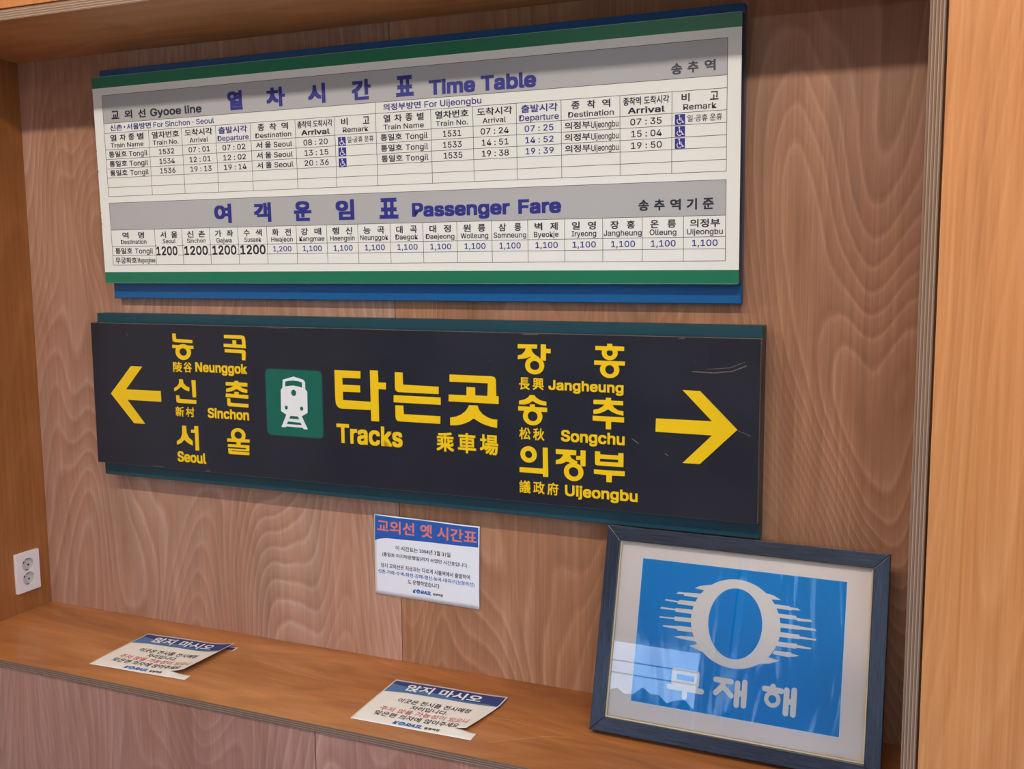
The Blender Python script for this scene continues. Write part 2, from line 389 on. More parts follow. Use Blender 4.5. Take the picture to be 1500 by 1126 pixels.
# lettering: text|left|bottom|right|top in millimetres on the sign face|colour+weight
TT_TXT = """
열|444.5|432.8|491.4|480.0|n3
차|562.9|432.8|619.6|480.0|n3
시|685.3|432.8|735.6|480.0|n3
간|809.1|432.8|862.6|480.0|n3
표|929.4|432.8|977.1|480.0|n3
Time Table|1016.4|430.5|1282.2|465.0|n2
교|61.5|434.2|87.9|455.7|k2
외|106.8|433.5|133.1|455.1|k2
선|153.1|433.1|178.6|454.5|k2
Gyooe line|194.1|428.5|362.3|454.0|k1
송|1584.6|433.0|1607.9|455.9|g2
추|1619.3|434.3|1642.3|457.4|g2
역|1654.4|435.4|1677.5|457.8|g2
신촌|53.9|403.8|95.7|419.8|n1
·|101.1|410.2|106.3|414.4|n1
서울방면|112.1|403.8|193.9|419.8|n1
For Sinchon · Seoul|202.5|404.8|399.6|418.8|n0
열|52.1|377.0|74.0|394.2|k1
차|84.7|377.0|106.3|394.2|k1
종|114.9|377.0|135.2|394.2|k1
별|144.8|377.0|166.9|394.2|k1
Train Name|51.8|360.2|164.9|372.3|k0
열차번호|194.4|377.0|284.6|394.2|k1
Train No.|196.8|360.2|281.5|372.3|k0
도착시각|303.5|377.0|392.2|394.2|k1
Arrival|318.0|360.2|377.6|372.3|k0
출발시각|411.5|377.0|500.7|394.2|n1
Departure|407.9|355.8|504.5|372.3|n0
종|533.1|377.0|552.7|394.2|k1
착|568.9|377.0|589.6|394.2|k1
역|604.2|377.0|624.0|394.2|k1
Destination|525.0|360.2|632.3|372.3|k0
종착역 도착시각|651.3|377.0|752.2|394.2|k1
Arrival|661.7|359.6|743.6|372.8|k1
비|776.7|377.0|795.4|394.2|k1
고|837.1|377.0|855.8|394.2|k1
Remark|781.0|360.2|851.8|372.3|k0
통일호|43.3|335.1|105.9|350.9|k1
Tongil|113.2|331.7|176.3|349.1|k0
통일호|43.4|310.2|105.2|326.0|k1
Tongil|113.0|306.8|176.6|324.2|k0
통일호|43.5|286.0|103.7|301.8|k1
Tongil|113.2|282.6|176.8|300.0|k0
1532|215.2|335.7|265.8|349.4|k0
1534|215.1|310.8|265.8|324.5|k0
1536|215.1|286.6|266.2|300.3|k0
07 : 01|313.2|335.7|381.6|349.4|k0
12 : 01|314.4|310.8|382.1|324.5|k0
19 : 13|315.2|286.6|383.7|300.3|k0
07 : 02|421.6|335.7|492.5|349.4|k0
12 : 02|422.4|310.8|492.8|324.5|k0
19 : 14|423.4|286.6|493.1|300.3|k0
서|524.9|335.1|544.5|350.9|k1
울|552.5|335.1|570.5|350.9|k1
Seoul|578.7|335.7|633.6|349.1|k0
서|525.6|310.2|544.1|326.0|k1
울|552.1|310.2|570.5|326.0|k1
Seoul|578.0|310.8|634.3|324.2|k0
서|525.5|286.0|543.4|301.8|k1
울|552.0|286.0|570.2|301.8|k1
Seoul|578.0|286.6|634.7|300.0|k0
08 : 20|666.9|335.7|737.0|349.4|k0
13 : 15|669.0|310.8|737.5|324.5|k0
20 : 36|667.8|286.6|737.5|300.3|k0
일·공휴 운휴|792.7|335.5|865.3|350.0|k0
의정부방면|894.1|403.8|993.9|419.8|n1
For Uijeongbu|1003.6|400.3|1148.6|418.8|n0
열|893.8|377.0|912.4|394.2|k1
차|923.2|377.0|943.6|394.2|k1
종|952.7|377.0|971.5|394.2|k1
별|983.1|377.0|1001.1|394.2|k1
Train Name|893.2|360.2|1000.5|372.3|k0
열차번호|1030.6|377.0|1115.9|394.2|k1
Train No.|1031.8|360.2|1114.0|372.3|k0
도착시각|1136.8|377.0|1223.8|394.2|k1
Arrival|1150.7|360.2|1208.0|372.3|k0
통일호|884.4|335.1|941.9|350.9|k1
Tongil|951.1|331.7|1010.1|349.1|k0
통일호|884.2|310.2|942.1|326.0|k1
Tongil|951.3|306.8|1010.4|324.2|k0
통일호|885.0|286.0|942.0|301.8|k1
Tongil|950.6|282.6|1010.4|300.0|k0
1531|1049.7|335.7|1096.4|349.4|k0
1533|1049.1|310.8|1096.8|324.5|k0
1535|1050.1|286.6|1097.9|300.3|k0
07 : 24|1145.2|335.7|1214.5|349.4|k0
14 : 51|1147.5|310.8|1213.6|324.5|k0
19 : 38|1147.1|286.6|1213.9|300.3|k0
출발시각|1245.0|377.0|1331.7|394.2|n1
Departure|1240.5|355.8|1334.4|372.3|n0
07 : 25|1252.8|335.7|1321.6|349.4|n0
14 : 52|1254.0|310.8|1321.5|324.5|n0
19 : 39|1254.4|286.6|1321.4|300.3|n0
종|1363.8|377.0|1382.6|394.2|k1
착|1399.6|377.0|1418.7|394.2|k1
역|1433.7|377.0|1452.0|394.2|k1
Destination|1355.9|360.2|1459.8|372.3|k0
의정부|1347.8|335.1|1406.5|350.9|k1
Uijeongbu|1408.5|331.7|1470.1|349.1|k0
의정부|1347.7|310.2|1406.6|326.0|k1
Uijeongbu|1408.5|306.8|1470.3|324.2|k0
의정부|1348.2|286.0|1406.6|301.8|k1
Uijeongbu|1408.5|282.6|1470.4|300.0|k0
종착역 도착시각|1480.6|377.0|1580.8|394.2|k1
Arrival|1490.8|359.6|1571.3|372.8|k1
07 : 35|1496.3|335.7|1564.7|349.4|k0
15 : 04|1498.4|310.8|1565.0|324.5|k0
19 : 50|1498.0|286.6|1565.3|300.3|k0
비|1606.9|377.0|1623.9|394.2|k1
고|1666.4|377.0|1684.2|394.2|k1
Remark|1610.8|360.2|1680.1|372.3|k0
일·공휴 운휴|1619.6|335.5|1691.9|350.0|k0
여|384.1|153.8|438.7|202.5|n3
객|507.9|153.8|561.4|202.5|n3
운|629.6|153.8|682.0|202.5|n3
임|751.7|153.8|804.4|202.5|n3
표|874.3|153.8|926.5|202.5|n3
Passenger|962.9|148.2|1214.2|188.8|n2
Fare|1234.6|156.5|1337.7|188.8|n2
송|1514.0|156.0|1537.5|179.5|k2
추|1548.8|156.0|1571.9|179.5|k2
역|1583.5|156.0|1606.6|179.5|k2
기|1619.1|156.0|1641.1|179.5|k2
준|1653.2|156.0|1676.5|179.5|k2
역|71.1|119.3|92.9|136.6|k1
명|126.3|119.3|146.9|136.6|k1
Destination|64.9|105.2|153.7|116.6|k0
서|202.2|119.3|221.3|136.6|k1
울|238.7|119.3|259.8|136.6|k1
Seoul|209.5|105.2|252.1|116.6|k0
신|291.5|119.3|313.2|136.6|k1
촌|329.2|119.3|350.2|136.6|k1
Sinchon|290.4|105.2|351.4|116.6|k0
가|382.5|119.3|403.5|136.6|k1
좌|420.4|119.3|440.8|136.6|k1
Gajwa|386.2|101.2|435.0|116.6|k0
수|473.6|119.3|493.0|136.6|k1
색|510.9|119.3|530.1|136.6|k1
Susaek|474.8|105.2|527.6|116.6|k0
화|561.6|119.3|581.7|136.6|k1
전|600.4|119.3|618.6|136.6|k1
Hwajeon|557.7|101.2|622.8|116.6|k0
강|648.2|119.3|669.0|136.6|k1
매|688.0|119.3|707.7|136.6|k1
Kangmae|642.6|101.2|716.1|116.6|k0
행|739.5|119.3|759.2|136.6|k1
신|778.1|119.3|796.7|136.6|k1
Haengsin|733.3|101.2|802.9|116.6|k0
능|828.1|119.3|848.0|136.6|k1
곡|866.4|119.3|886.4|136.6|k1
Neunggok|818.1|101.2|896.6|116.6|k0
대|918.6|119.3|936.2|136.6|k1
곡|955.8|119.3|974.7|136.6|k1
Daegok|916.1|101.2|976.9|116.6|k0
대|1007.9|119.3|1025.7|136.6|k1
정|1045.1|119.3|1063.8|136.6|k1
Daejeong|997.8|101.2|1072.7|116.6|k0
원|1096.1|119.3|1115.1|136.6|k1
릉|1133.3|119.3|1151.9|136.6|k1
Wolleung|1088.7|101.2|1159.0|116.6|k0
삼|1185.6|119.3|1203.9|136.6|k1
릉|1224.5|119.3|1241.1|136.6|k1
Samneung|1172.6|101.2|1252.9|116.6|k0
벽|1273.7|119.3|1292.2|136.6|k1
제|1311.1|119.3|1328.9|136.6|k1
Byeokje|1271.7|101.2|1330.7|116.6|k0
일|1362.5|119.3|1381.1|136.6|k1
영|1399.8|119.3|1418.1|136.6|k1
Iryeong|1361.8|101.2|1418.8|116.6|k0
장|1451.4|119.3|1471.0|136.6|k1
흥|1488.2|119.3|1506.4|136.6|k1
Jangheung|1436.0|101.2|1521.4|116.6|k0
온|1540.6|119.3|1558.7|136.6|k1
릉|1577.9|119.3|1596.4|136.6|k1
Olleung|1539.0|101.2|1597.4|116.6|k0
의정부|1626.4|119.3|1689.9|136.6|k1
Uijeongbu|1620.0|101.2|1695.9|116.6|k0
1200|185.8|73.6|256.9|97.6|k1
1200|279.8|73.6|357.0|97.6|k1
1200|371.7|73.6|448.4|97.6|k1
1200|460.7|73.6|539.3|97.6|k1
1,200|562.5|77.2|617.5|93.6|n0
1,100|651.8|77.2|707.4|93.6|n0
1,100|741.9|77.2|796.2|93.6|n0
1,100|830.7|77.2|886.2|93.6|n0
1,100|920.5|77.2|975.0|93.6|n0
1,100|1008.8|77.2|1063.6|93.6|n0
1,100|1098.2|77.2|1151.6|93.6|n0
1,100|1186.8|77.2|1239.2|93.6|n0
1,100|1275.3|77.2|1328.8|93.6|n0
1,100|1363.6|77.2|1417.8|93.6|n0
1,100|1452.7|77.2|1506.8|93.6|n0
1,100|1542.0|77.2|1596.0|93.6|n0
1,100|1631.2|77.2|1685.2|93.6|n0
통일호|42.8|78.6|103.0|95.0|k1
Tongil|112.1|75.4|174.6|93.2|k0
무궁화호|41.6|53.4|116.2|69.6|k1
Mugunghwa|119.5|51.6|179.6|68.0|k0
"""
BS_TXT = """
陵|285.8|265.2|315.9|292.4|y2
谷|321.1|265.1|348.1|292.4|y2
Neunggok|360.7|261.2|527.5|293.6|y3
新|287.2|145.4|315.5|172.2|y2
村|322.2|145.8|350.6|172.2|y2
Sinchon|395.0|147.0|528.4|174.4|y3
Seoul|287.0|22.1|382.9|50.8|y3
Tracks|794.8|106.3|981.7|155.1|y3
乘|1074.4|104.8|1121.0|151.4|y3
車|1131.6|104.9|1178.9|152.9|y3
場|1188.7|105.1|1235.6|153.0|y3
長|1289.3|262.1|1315.4|290.4|y2
興|1323.1|263.0|1349.9|290.7|y2
Jangheung|1361.4|258.7|1537.7|287.6|y3
松|1289.1|147.2|1316.8|175.3|y2
秋|1323.4|147.3|1350.8|175.3|y2
Songchu|1391.5|142.3|1541.0|175.4|y3
議|1288.4|22.4|1316.6|51.7|y2
政|1323.2|23.2|1351.2|52.2|y2
府|1358.0|23.1|1385.2|52.0|y2
Uijeongbu|1401.2|18.0|1571.6|50.4|y3
"""
# outlines of the large cut letters, arrows and train pictogram, millimetres on the sign face
BS_POLY = """
타|793.5,288.3 867.9,288.6 867.4,270.4 815.4,270.2 815.6,253.0 866.2,253.1 865.7,236.3 815.8,235.6 815.8,214.7 895.5,214.4 895.0,194.3 810.1,192.9 801.3,196.5 795.4,203.9 794.0,216.1
타|895.2,291.7 917.0,291.6 917.6,262.8 939.0,262.8 938.5,246.6 917.6,246.5 917.5,167.0 896.0,167.0
는|964.5,289.5 985.5,289.4 986.2,260.3 1082.5,259.4 1082.2,241.8 971.9,241.8 965.9,246.0 964.3,252.8
는|960.5,233.8 1087.3,234.1 1087.0,216.5 959.7,216.4
는|964.3,209.4 986.0,209.6 986.9,188.7 1085.8,189.1 1085.2,171.0 971.9,170.7 965.5,174.9 964.3,182.3
곳|1112.0,289.8 1220.0,289.7 1227.8,288.0 1231.5,281.6 1231.7,243.9 1237.9,243.9 1237.7,226.1 1108.7,226.1 1109.3,242.2 1155.6,242.3 1156.2,262.1 1178.2,261.9 1177.9,243.4 1209.5,243.4 1211.1,273.0 1111.7,272.9
곳|1161.7,219.4 1183.6,219.9 1187.6,209.1 1196.9,199.5 1209.5,193.0 1222.0,189.7 1233.8,189.2 1233.0,170.1 1215.5,172.5 1198.2,177.0 1185.6,182.4 1173.7,189.0 1161.7,180.7 1145.6,173.9 1129.4,170.4 1112.2,169.1 1112.2,187.6 1126.5,190.4 1141.1,196.5 1152.5,205.0 1159.0,213.5
능|288.1,367.6 298.9,367.5 299.9,353.3 354.5,351.4 354.0,343.3 296.3,344.6 289.6,346.9 288.1,352.3
능|286.8,337.2 356.8,336.6 356.3,328.1 286.3,329.0
능|ring 322.3,319.0 25.5 21.1 13.0 10.0
곡|458.5,367.9 514.8,367.5 521.9,365.6 525.0,359.8 526.8,334.4 456.1,336.5 456.5,344.9 485.2,344.3 485.3,354.3 496.4,354.3 496.3,343.9 516.3,343.4 514.4,358.5 458.5,359.2
곡|459.3,331.1 515.2,330.6 522.8,328.7 525.5,323.6 523.7,303.5 513.2,303.9 513.6,321.5 458.9,322.3
신|304.7,246.2 316.4,245.9 317.3,237.0 324.5,229.4 337.7,224.6 335.8,214.5 321.7,218.5 309.4,225.9 296.7,217.0 286.5,212.6 286.0,221.3 297.3,227.2 303.6,234.6
신|346.0,245.0 358.9,245.1 358.7,199.5 347.6,199.3
신|291.8,202.4 301.8,202.5 303.1,193.2 358.8,191.9 358.3,182.3 299.3,182.2 292.6,184.4
촌|486.7,249.0 498.3,249.1 498.1,245.6 527.0,244.7 526.5,235.3 502.3,235.3 509.8,231.1 526.2,227.6 525.4,218.9 510.2,220.6 492.6,227.9 475.9,221.2 459.4,218.3 458.5,227.1 474.3,231.3 483.1,236.2 458.1,235.8 458.1,244.6 486.5,245.5
촌|457.5,214.7 485.0,214.2 485.3,220.2 498.2,220.1 497.9,213.8 528.5,213.8 528.1,204.0 456.2,205.5
촌|460.8,202.6 469.8,202.3 470.6,190.7 528.3,190.1 527.5,181.3 467.5,181.4 461.2,183.9
서|308.1,121.2 320.3,121.2 321.1,102.0 328.1,89.8 341.1,80.5 340.0,68.8 325.0,75.1 312.8,83.4 302.3,73.6 287.3,67.9 287.4,77.7 300.7,86.2 307.3,99.4
서|348.3,122.1 360.9,122.5 361.4,57.3 349.7,56.8 350.0,103.8 337.0,103.7 337.0,112.0 348.2,112.4
울|ring 491.6,106.6 23.2 18.4 12.1 9.6
울|456.0,96.2 527.9,97.2 527.1,89.1 498.4,88.3 498.1,81.5 525.9,81.6 525.2,66.1 468.4,65.3 468.3,63.2 525.5,63.3 524.8,56.2 463.6,54.7 458.5,57.2 457.4,69.9 515.2,70.7 515.4,74.6 457.1,73.5 457.5,81.0 485.6,81.4 486.0,88.2 455.6,87.6
arrow|139.7,275.1 179.3,275.0 117.9,210.2 239.2,211.2 239.3,182.1 119.9,181.8 179.0,118.4 141.5,118.0 63.1,196.6
장|1286.9,365.8 1334.4,366.2 1334.1,356.7 1319.3,356.7 1323.6,347.7 1330.3,341.7 1338.0,338.3 1334.6,331.5 1325.8,336.4 1316.9,338.2 1306.8,334.2 1287.0,331.4 1287.1,340.4 1296.8,342.8 1304.2,350.3 1306.5,356.6 1286.8,356.2
장|1343.3,366.9 1355.4,366.8 1355.8,357.3 1367.0,357.0 1366.9,347.4 1355.7,347.5 1355.6,330.0 1349.0,330.2 1343.1,334.5
장|ring 1328.1,318.5 23.3 20.3 11.8 10.4
흥|1500.1,372.6 1511.5,372.5 1511.5,367.5 1538.7,366.9 1538.7,357.4 1472.8,357.8 1472.8,366.9 1500.1,366.6
흥|ring 1505.9,352.4 18.3 16.0 7.3 6.8
흥|1470.2,335.0 1540.8,334.7 1540.7,325.5 1470.0,325.3
흥|ring 1506.0,315.5 22.3 18.5 10.4 10.1
송|1316.3,250.8 1326.3,251.0 1331.2,245.2 1341.8,239.5 1356.2,237.1 1356.2,228.3 1341.8,229.5 1329.6,233.7 1322.2,237.5 1315.0,231.9 1303.7,228.2 1289.1,227.9 1289.4,236.5 1301.6,239.6 1310.6,244.2
송|1316.1,229.4 1327.7,229.6 1327.9,223.6 1358.2,223.7 1357.9,213.7 1287.1,213.7 1287.2,223.6 1316.3,223.6
송|ring 1322.6,202.1 23.9 20.8 12.3 11.3
추|1497.5,253.2 1509.3,253.3 1509.5,247.3 1537.0,247.4 1537.0,238.2 1512.2,238.1 1516.4,231.9 1525.9,226.3 1537.9,224.9 1537.8,215.2 1522.7,218.0 1511.2,222.5 1503.0,228.1 1494.4,222.6 1482.8,217.5 1468.6,215.5 1468.6,224.9 1480.7,227.6 1490.2,233.5 1493.8,237.8 1468.6,237.5 1468.6,247.3 1497.3,247.9
추|1466.9,211.5 1539.4,211.5 1539.3,200.3 1509.6,200.1 1509.6,183.2 1497.6,183.1 1497.6,200.2 1466.9,200.7
의|ring 1312.1,113.3 20.3 19.1 9.0 8.5
의|1289.6,81.9 1347.6,83.0 1347.2,131.4 1359.2,131.8 1360.2,64.3 1347.5,64.1 1347.6,70.7 1289.5,70.6
정|1378.9,130.2 1427.9,130.6 1427.7,119.6 1412.2,119.2 1416.1,111.7 1424.8,107.2 1431.8,105.2 1427.0,96.9 1413.9,101.2 1405.2,103.6 1394.2,98.2 1379.0,95.8 1379.0,104.9 1388.8,108.3 1395.4,115.5 1396.9,119.3 1379.1,119.1
정|1438.3,131.4 1450.4,131.6 1450.1,96.0 1438.2,95.5 1438.3,109.2 1428.1,109.1 1428.1,117.8 1438.3,118.1
정|ring 1421.9,80.9 23.4 20.9 11.7 10.9
부|1472.6,131.7 1484.4,131.7 1484.4,125.5 1526.8,125.8 1526.8,131.5 1538.5,131.5 1538.5,116.7 1483.9,115.8 1483.9,116.6 1472.7,116.2
부|1472.7,116.8 1483.9,117.7 1484.0,109.4 1526.6,110.1 1526.6,116.6 1538.5,116.7 1538.4,100.6 1477.6,100.3 1473.9,101.5 1472.7,105.5
부|1470.1,90.4 1541.7,91.2 1541.6,80.8 1512.0,79.7 1511.6,64.4 1499.3,64.0 1499.3,79.7 1470.1,81.1
arrow|1669.5,277.9 1707.1,277.4 1787.2,198.9 1709.0,120.4 1671.1,119.9 1734.1,183.8 1610.7,184.4 1611.5,213.4 1733.7,214.0
panel|588.0,282.5 754.7,284.1 752.1,115.7 585.4,114.6
body|631.0,231.9 636.3,237.8 638.1,258.3 671.3,267.5 699.6,260.8 705.3,254.6 705.3,237.1 711.0,230.9 710.3,177.2 692.4,167.5 646.3,168.7 629.9,177.6
rails|647.6,172.9 690.8,170.6 709.2,135.3 697.1,134.6 695.1,138.2 644.5,139.0 642.1,136.4 629.4,136.6
win|645.7,254.0 657.6,256.3 670.9,257.4 684.1,256.5 696.1,253.7 696.0,240.4 683.6,243.2 670.4,244.8 654.8,243.2 645.2,241.5
win|658.5,166.9 680.7,166.3 684.8,159.1 654.2,159.8
win|650.1,152.1 688.5,150.9 691.6,145.1 647.0,145.1
win|disc 670.4,226.1 7.3 8.0
win|disc 646.4,187.4 4.5 5.1
win|disc 692.9,186.9 4.8 5.2
"""
EMBLEM = """
206,328 216,334 243,340 235,325 225,326
165,311 171,316 183,316 192,317 224,318 216,308 213,309 183,309 183,312
141,294 144,297 171,296 176,299 213,300 209,289 206,290 170,290 171,293
133,275 134,279 166,279 168,281 209,282 209,273 206,273 167,273 166,276
133,256 133,259 166,260 167,263 208,264 209,254 206,255 167,254 166,257
143,238 141,241 172,243 174,244 209,245 213,235 210,235 174,234 174,237
167,220 182,224 216,226 228,216 185,218
203,206 226,214 251,197 240,195
353,337 373,334 390,326 369,325
369,316 407,316 408,314 424,314 431,310 413,309 412,308 380,308
382,298 421,298 425,294 452,294 456,290 426,288 424,290 387,290
388,279 430,279 431,278 462,277 465,273 431,272 431,271 390,270
391,261 431,261 432,258 465,257 465,254 432,253 431,252 389,251
388,241 427,242 428,240 457,238 456,235 426,234 426,232 386,232
383,222 416,223 418,221 434,219 425,216 409,213 379,215
372,207 394,203 376,195 355,191 361,198
"""

# ------------------------------------------------------------------ the niche
W, H, D, T = 2.4221, 1.5862, 0.357, 0.024
SEAM = 1.2192
FLOOR = -0.45
wb = box('wall_back', (-0.03, 0.013, FLOOR), (W + 0.03, 0.05, H + T), plain('batten_backing', srgb(60, 44, 34), 0.9, 0.1))
tag(wb, kind='structure')
tag(box('wall_right_light_stop', (W + T - 0.02 + 0.0205, -D + 0.022, FLOOR), (W + T + 0.06, 0.05, ROOM_Z), M_side), kind='structure')  # added strip behind the gap, stops sky light leaking through
tag(box('wall_top_light_stop', (-1.6, -D + 0.022, H + T + 0.0005), (W + T + 0.0004, 0.05, H + T + 0.06), M_side), kind='structure')  # added light stop behind the gap over the niche
box('plywood_panel', (0.0005, 0.0, 0.0), (SEAM - 0.0012, 0.0125, H), M_back1, wb)
box('plywood_panel', (SEAM + 0.0012, 0.0, 0.0), (W - 0.001, 0.0125, H), M_back2, wb)
wl = box('wall_left', (-0.024, -D, FLOOR), (0.0, 0.013, H), M_side); tag(wl, kind='structure')
wr = box('wall_right', (W, -D + 0.001, FLOOR), (W + T, 0.013, H), M_side); tag(wr, kind='structure')
box('plywood_edge', (W, -D, FLOOR), (W + T, -D + 0.001, H + T), M_edge_side, wr)
ce = box('ceiling', (-0.024, -D + 0.001, H), (W + T, 0.013, H + T), M_top); tag(ce, kind='structure')
box('plywood_edge', (-0.024, -D, H), (W, -D + 0.001, H + T), M_edge_top, ce)
fr_ = box('wall_front_right', (W + T + 0.004, -D + 0.0015, FLOOR), (4.5, -D + 0.02, ROOM_Z), M_face); tag(fr_, kind='structure')
ft_ = box('wall_front_above', (-1.6, -D + 0.0015, H + T + 0.004), (W + T + 0.0035, -D + 0.02, ROOM_Z), M_face); tag(ft_, kind='structure')
fl_ = box('wall_front_left', (-1.6, -D + 0.0015, FLOOR), (-0.028, -D + 0.02, H + T + 0.0035), M_face); tag(fl_, kind='structure')

DB = 0.3648
bench = thing('plywood_bench', 'built-in honey-brown plywood bench with a layered ply edge along the niche', 'bench', Matrix.Translation((W / 2, -D / 2, FLOOR)))
Bi = bench.matrix_world.inverted()
TBN = 0.0175
box('seat_board', (0.0006, -DB + 0.001, -TBN), (W - 0.0006, -0.0004, 0.0), M_bench, bench, mw=Bi)
e = box('plywood_edge', (0.0006, -DB, -TBN), (W - 0.0006, -DB + 0.001, -0.0002), M_edge_bench, bench, mw=Bi); e['label'] = 'striped layers of the sawn plywood edge'
box('front_panel', (0.0006, -DB + 0.0035, FLOOR), (1.2057 - 0.0013, -DB + 0.0155, -TBN - 0.001), M_front, bench, mw=Bi)
box('front_panel', (1.2057 + 0.0013, -DB + 0.0035, FLOOR), (W - 0.0006, -DB + 0.0155, -TBN - 0.001), M_front, bench, mw=Bi)

M_scr = plain('pale_scratch', srgb(214, 160, 112), 0.5, 0.3, 0.1, 80)
BX = bench.matrix_world.inverted()
for P in ([(0.86, -0.13), (1.02, -0.16), (1.13, -0.175)], [(1.60, -0.30), (1.70, -0.235), (1.76, -0.215)], [(0.92, -0.20), (1.05, -0.215)], [(0.66, -0.30), (0.78, -0.318)], [(1.52, -0.20), (1.60, -0.19), (1.66, -0.20)], [(1.05, -0.27), (1.11, -0.262)]):
    bm = bmesh.new()
    for i in range(len(P) - 1):
        a, b = Vector(P[i]), Vector(P[i + 1]); d = (b - a).normalized(); q = Vector((-d.y, d.x)) * 0.0004
        poly_bm(bm, [tuple(a - q), tuple(b - q), tuple(b + q), tuple(a + q)], 0.0, 0.00012)
    link('scratch_mark', to_mesh(bm), bench, M_scr, BX)

# ------------------------------------------------------------------ the room behind the camera (lights the niche, shows in the picture glass)
X0, X1, Y1 = -1.6, 4.5, -4.2
tag(box('floor', (X0, Y1, FLOOR - 0.05), (X1, 0.05, FLOOR), M_floor), kind='structure')
tag(box('ceiling', (X0, Y1, ROOM_Z), (X1, 0.05, ROOM_Z + 0.05), M_wall), kind='structure')
tag(box('wall_room_left', (X0 - 0.1, Y1, FLOOR), (X0, -D + 0.02, ROOM_Z), M_wall), kind='structure')
def wall_with_holes(name, axis, at, lo, hi, z0, z1, holes, mat):
    """a wall 0.1 m thick split into piers around window openings (holes: a0,a1,z0,z1)"""
    bm = bmesh.new(); cuts = sorted(holes); a = lo
    def add(a0, a1, b0, b1):
        if a1 - a0 < 1e-4 or b1 - b0 < 1e-4: return
        q = box_bm(a0, at - 0.1, b0, a1, at, b1) if axis == 'X' else box_bm(at, a0, b0, at + 0.1, a1, b1)
        me = to_mesh(q); bm.from_mesh(me); bpy.data.meshes.remove(me)
    for h0, h1, c0, c1 in cuts:
        add(a, h0, z0, z1); add(h0, h1, z0, c0); add(h0, h1, c1, z1); a = h1
    add(a, hi, z0, z1)
    return tag(link(name, to_mesh(bm), None, mat), kind='structure')
WIN = (-1.2, 1.115, -0.02, 0.93)
SLIT = (1.262, 1.322, FLOOR + 0.02, 1.75)
wall_with_holes('wall_room_back', 'X', Y1, X0, X1, FLOOR, ROOM_Z, [WIN, SLIT, (2.2, 4.2, 0.45, 1.9)], M_roomback)
wall_with_holes('wall_room_right', 'Y', X1, Y1, -D + 0.02, FLOOR, ROOM_Z, [(-3.6, -1.3, 0.3, 1.9)], M_wall)  # unseen opening, added to bring more fill daylight into the room
def window(n, x0, x1, z0, z1, mull):
    o = tag(link('window_%d' % n, bpy.data.meshes.new('w'), None, M_alu), kind='structure')
    bm = bmesh.new()
    bars = [(x0, z0, x0 + .03, z1), (x1 - .03, z0, x1, z1), (x0, z0, x1, z0 + .03), (x0, z1 - .03, x1, z1)] if not mull is None else []
    for m_ in (mull or []): bars.append((m_ - .015, z0, m_ + .015, z1))
    for a, b, c, d in bars:
        me = to_mesh(box_bm(a, Y1 - 0.06, b, c, Y1 - 0.02, d)); bm.from_mesh(me); bpy.data.meshes.remove(me)
    bm.to_mesh(o.data); bm.free()
    box('window_pane', (x0, Y1 - 0.042, z0), (x1, Y1 - 0.038, z1), M_tinted if mull is None else M_glass, o)
window(1, *WIN[:2], *WIN[2:], [])
window(2, *SLIT[:2], *SLIT[2:], None)
window(3, 2.2, 4.2, 0.45, 1.9, [3.2])  # unseen extra window, added for more daylight fill
# outdoors, seen only as the reflection in the picture glass
tag(box('ground', (-90, -90, FLOOR - 1.3), (90, Y1 - 0.4, FLOOR - 1.2), M_outside), kind='structure')
bm = bmesh.new(); pv = None
rng = random.Random(3)
for i in range(241):
    x = -75 + i * 0.55
    hgt = 6.5 + 0.7 * sin(x * 0.07 + 1) + 0.4 * sin(x * 0.31) + rng.random() * 0.7
    q = [bm.verts.new((x, -58, FLOOR - 1.2)), bm.verts.new((x, -58, hgt)), bm.verts.new((x, -68, hgt - 1.0))]
    if pv: bm.faces.new([pv[0], q[0], q[1], pv[1]]); bm.faces.new([pv[1], q[1], q[2], pv[2]])
    pv = q
tag(link('hills', to_mesh(bm), None, M_tree), kind='structure')
for i, (zz, yy) in enumerate(((2.05, -14), (2.28, -14.2), (2.75, -14.6))):
    box('power_line_%d' % (i + 1), (-40, yy, zz), (30, yy + 0.02, zz + 0.02), M_hole)['kind'] = 'structure'  # overhead power lines, thin dark cables outside

# ------------------------------------------------------------------ power socket on the left side
sk = thing('power_socket', 'white double power socket plate on the left side above the bench', 'socket',
           Matrix.Translation((0.0, -0.080, 0.120)) @ Matrix(((0, 0, 1, 0), (1, 0, 0, 0), (0, 1, 0, 0), (0, 0, 0, 1))))
# local x runs to the back (+Y), local y up, local z out of the side board
HW, HH, PT = 0.0385, 0.059, 0.0105
cups = [(0.0, 0.0210), (0.0, -0.0214)]; CR = 0.0190
def plate():
    cu = bpy.data.curves.new('p', 'CURVE'); cu.dimensions = '2D'; cu.fill_mode = 'BOTH'; cu.extrude = PT / 2 - 0.001; cu.bevel_depth = 0.001
    def sp(P):
        s = cu.splines.new('POLY'); s.points.add(len(P) - 1); s.use_cyclic_u = True
        for i, p in enumerate(P): s.points[i].co = (p[0], p[1], 0, 1)
    sp(round_rect(-HW + .001, -HH + .001, HW - .001, HH - .001, 0.0012))
    for c in cups: sp([(c[0] + (CR + .001) * cos(2 * pi * i / 40), c[1] + (CR + .001) * sin(2 * pi * i / 40)) for i in range(40)])
    o = bpy.data.objects.new('t', cu); C.objects.link(o); bpy.context.view_layer.update()
    me = bpy.data.meshes.new_from_object(o.evaluated_get(bpy.context.evaluated_depsgraph_get()))
    bpy.data.objects.remove(o); bpy.data.curves.remove(cu)
    for v in me.vertices: v.co.z += PT / 2
    me.materials.clear(); return me
link('cover_plate', plate(), sk, M_plastic)
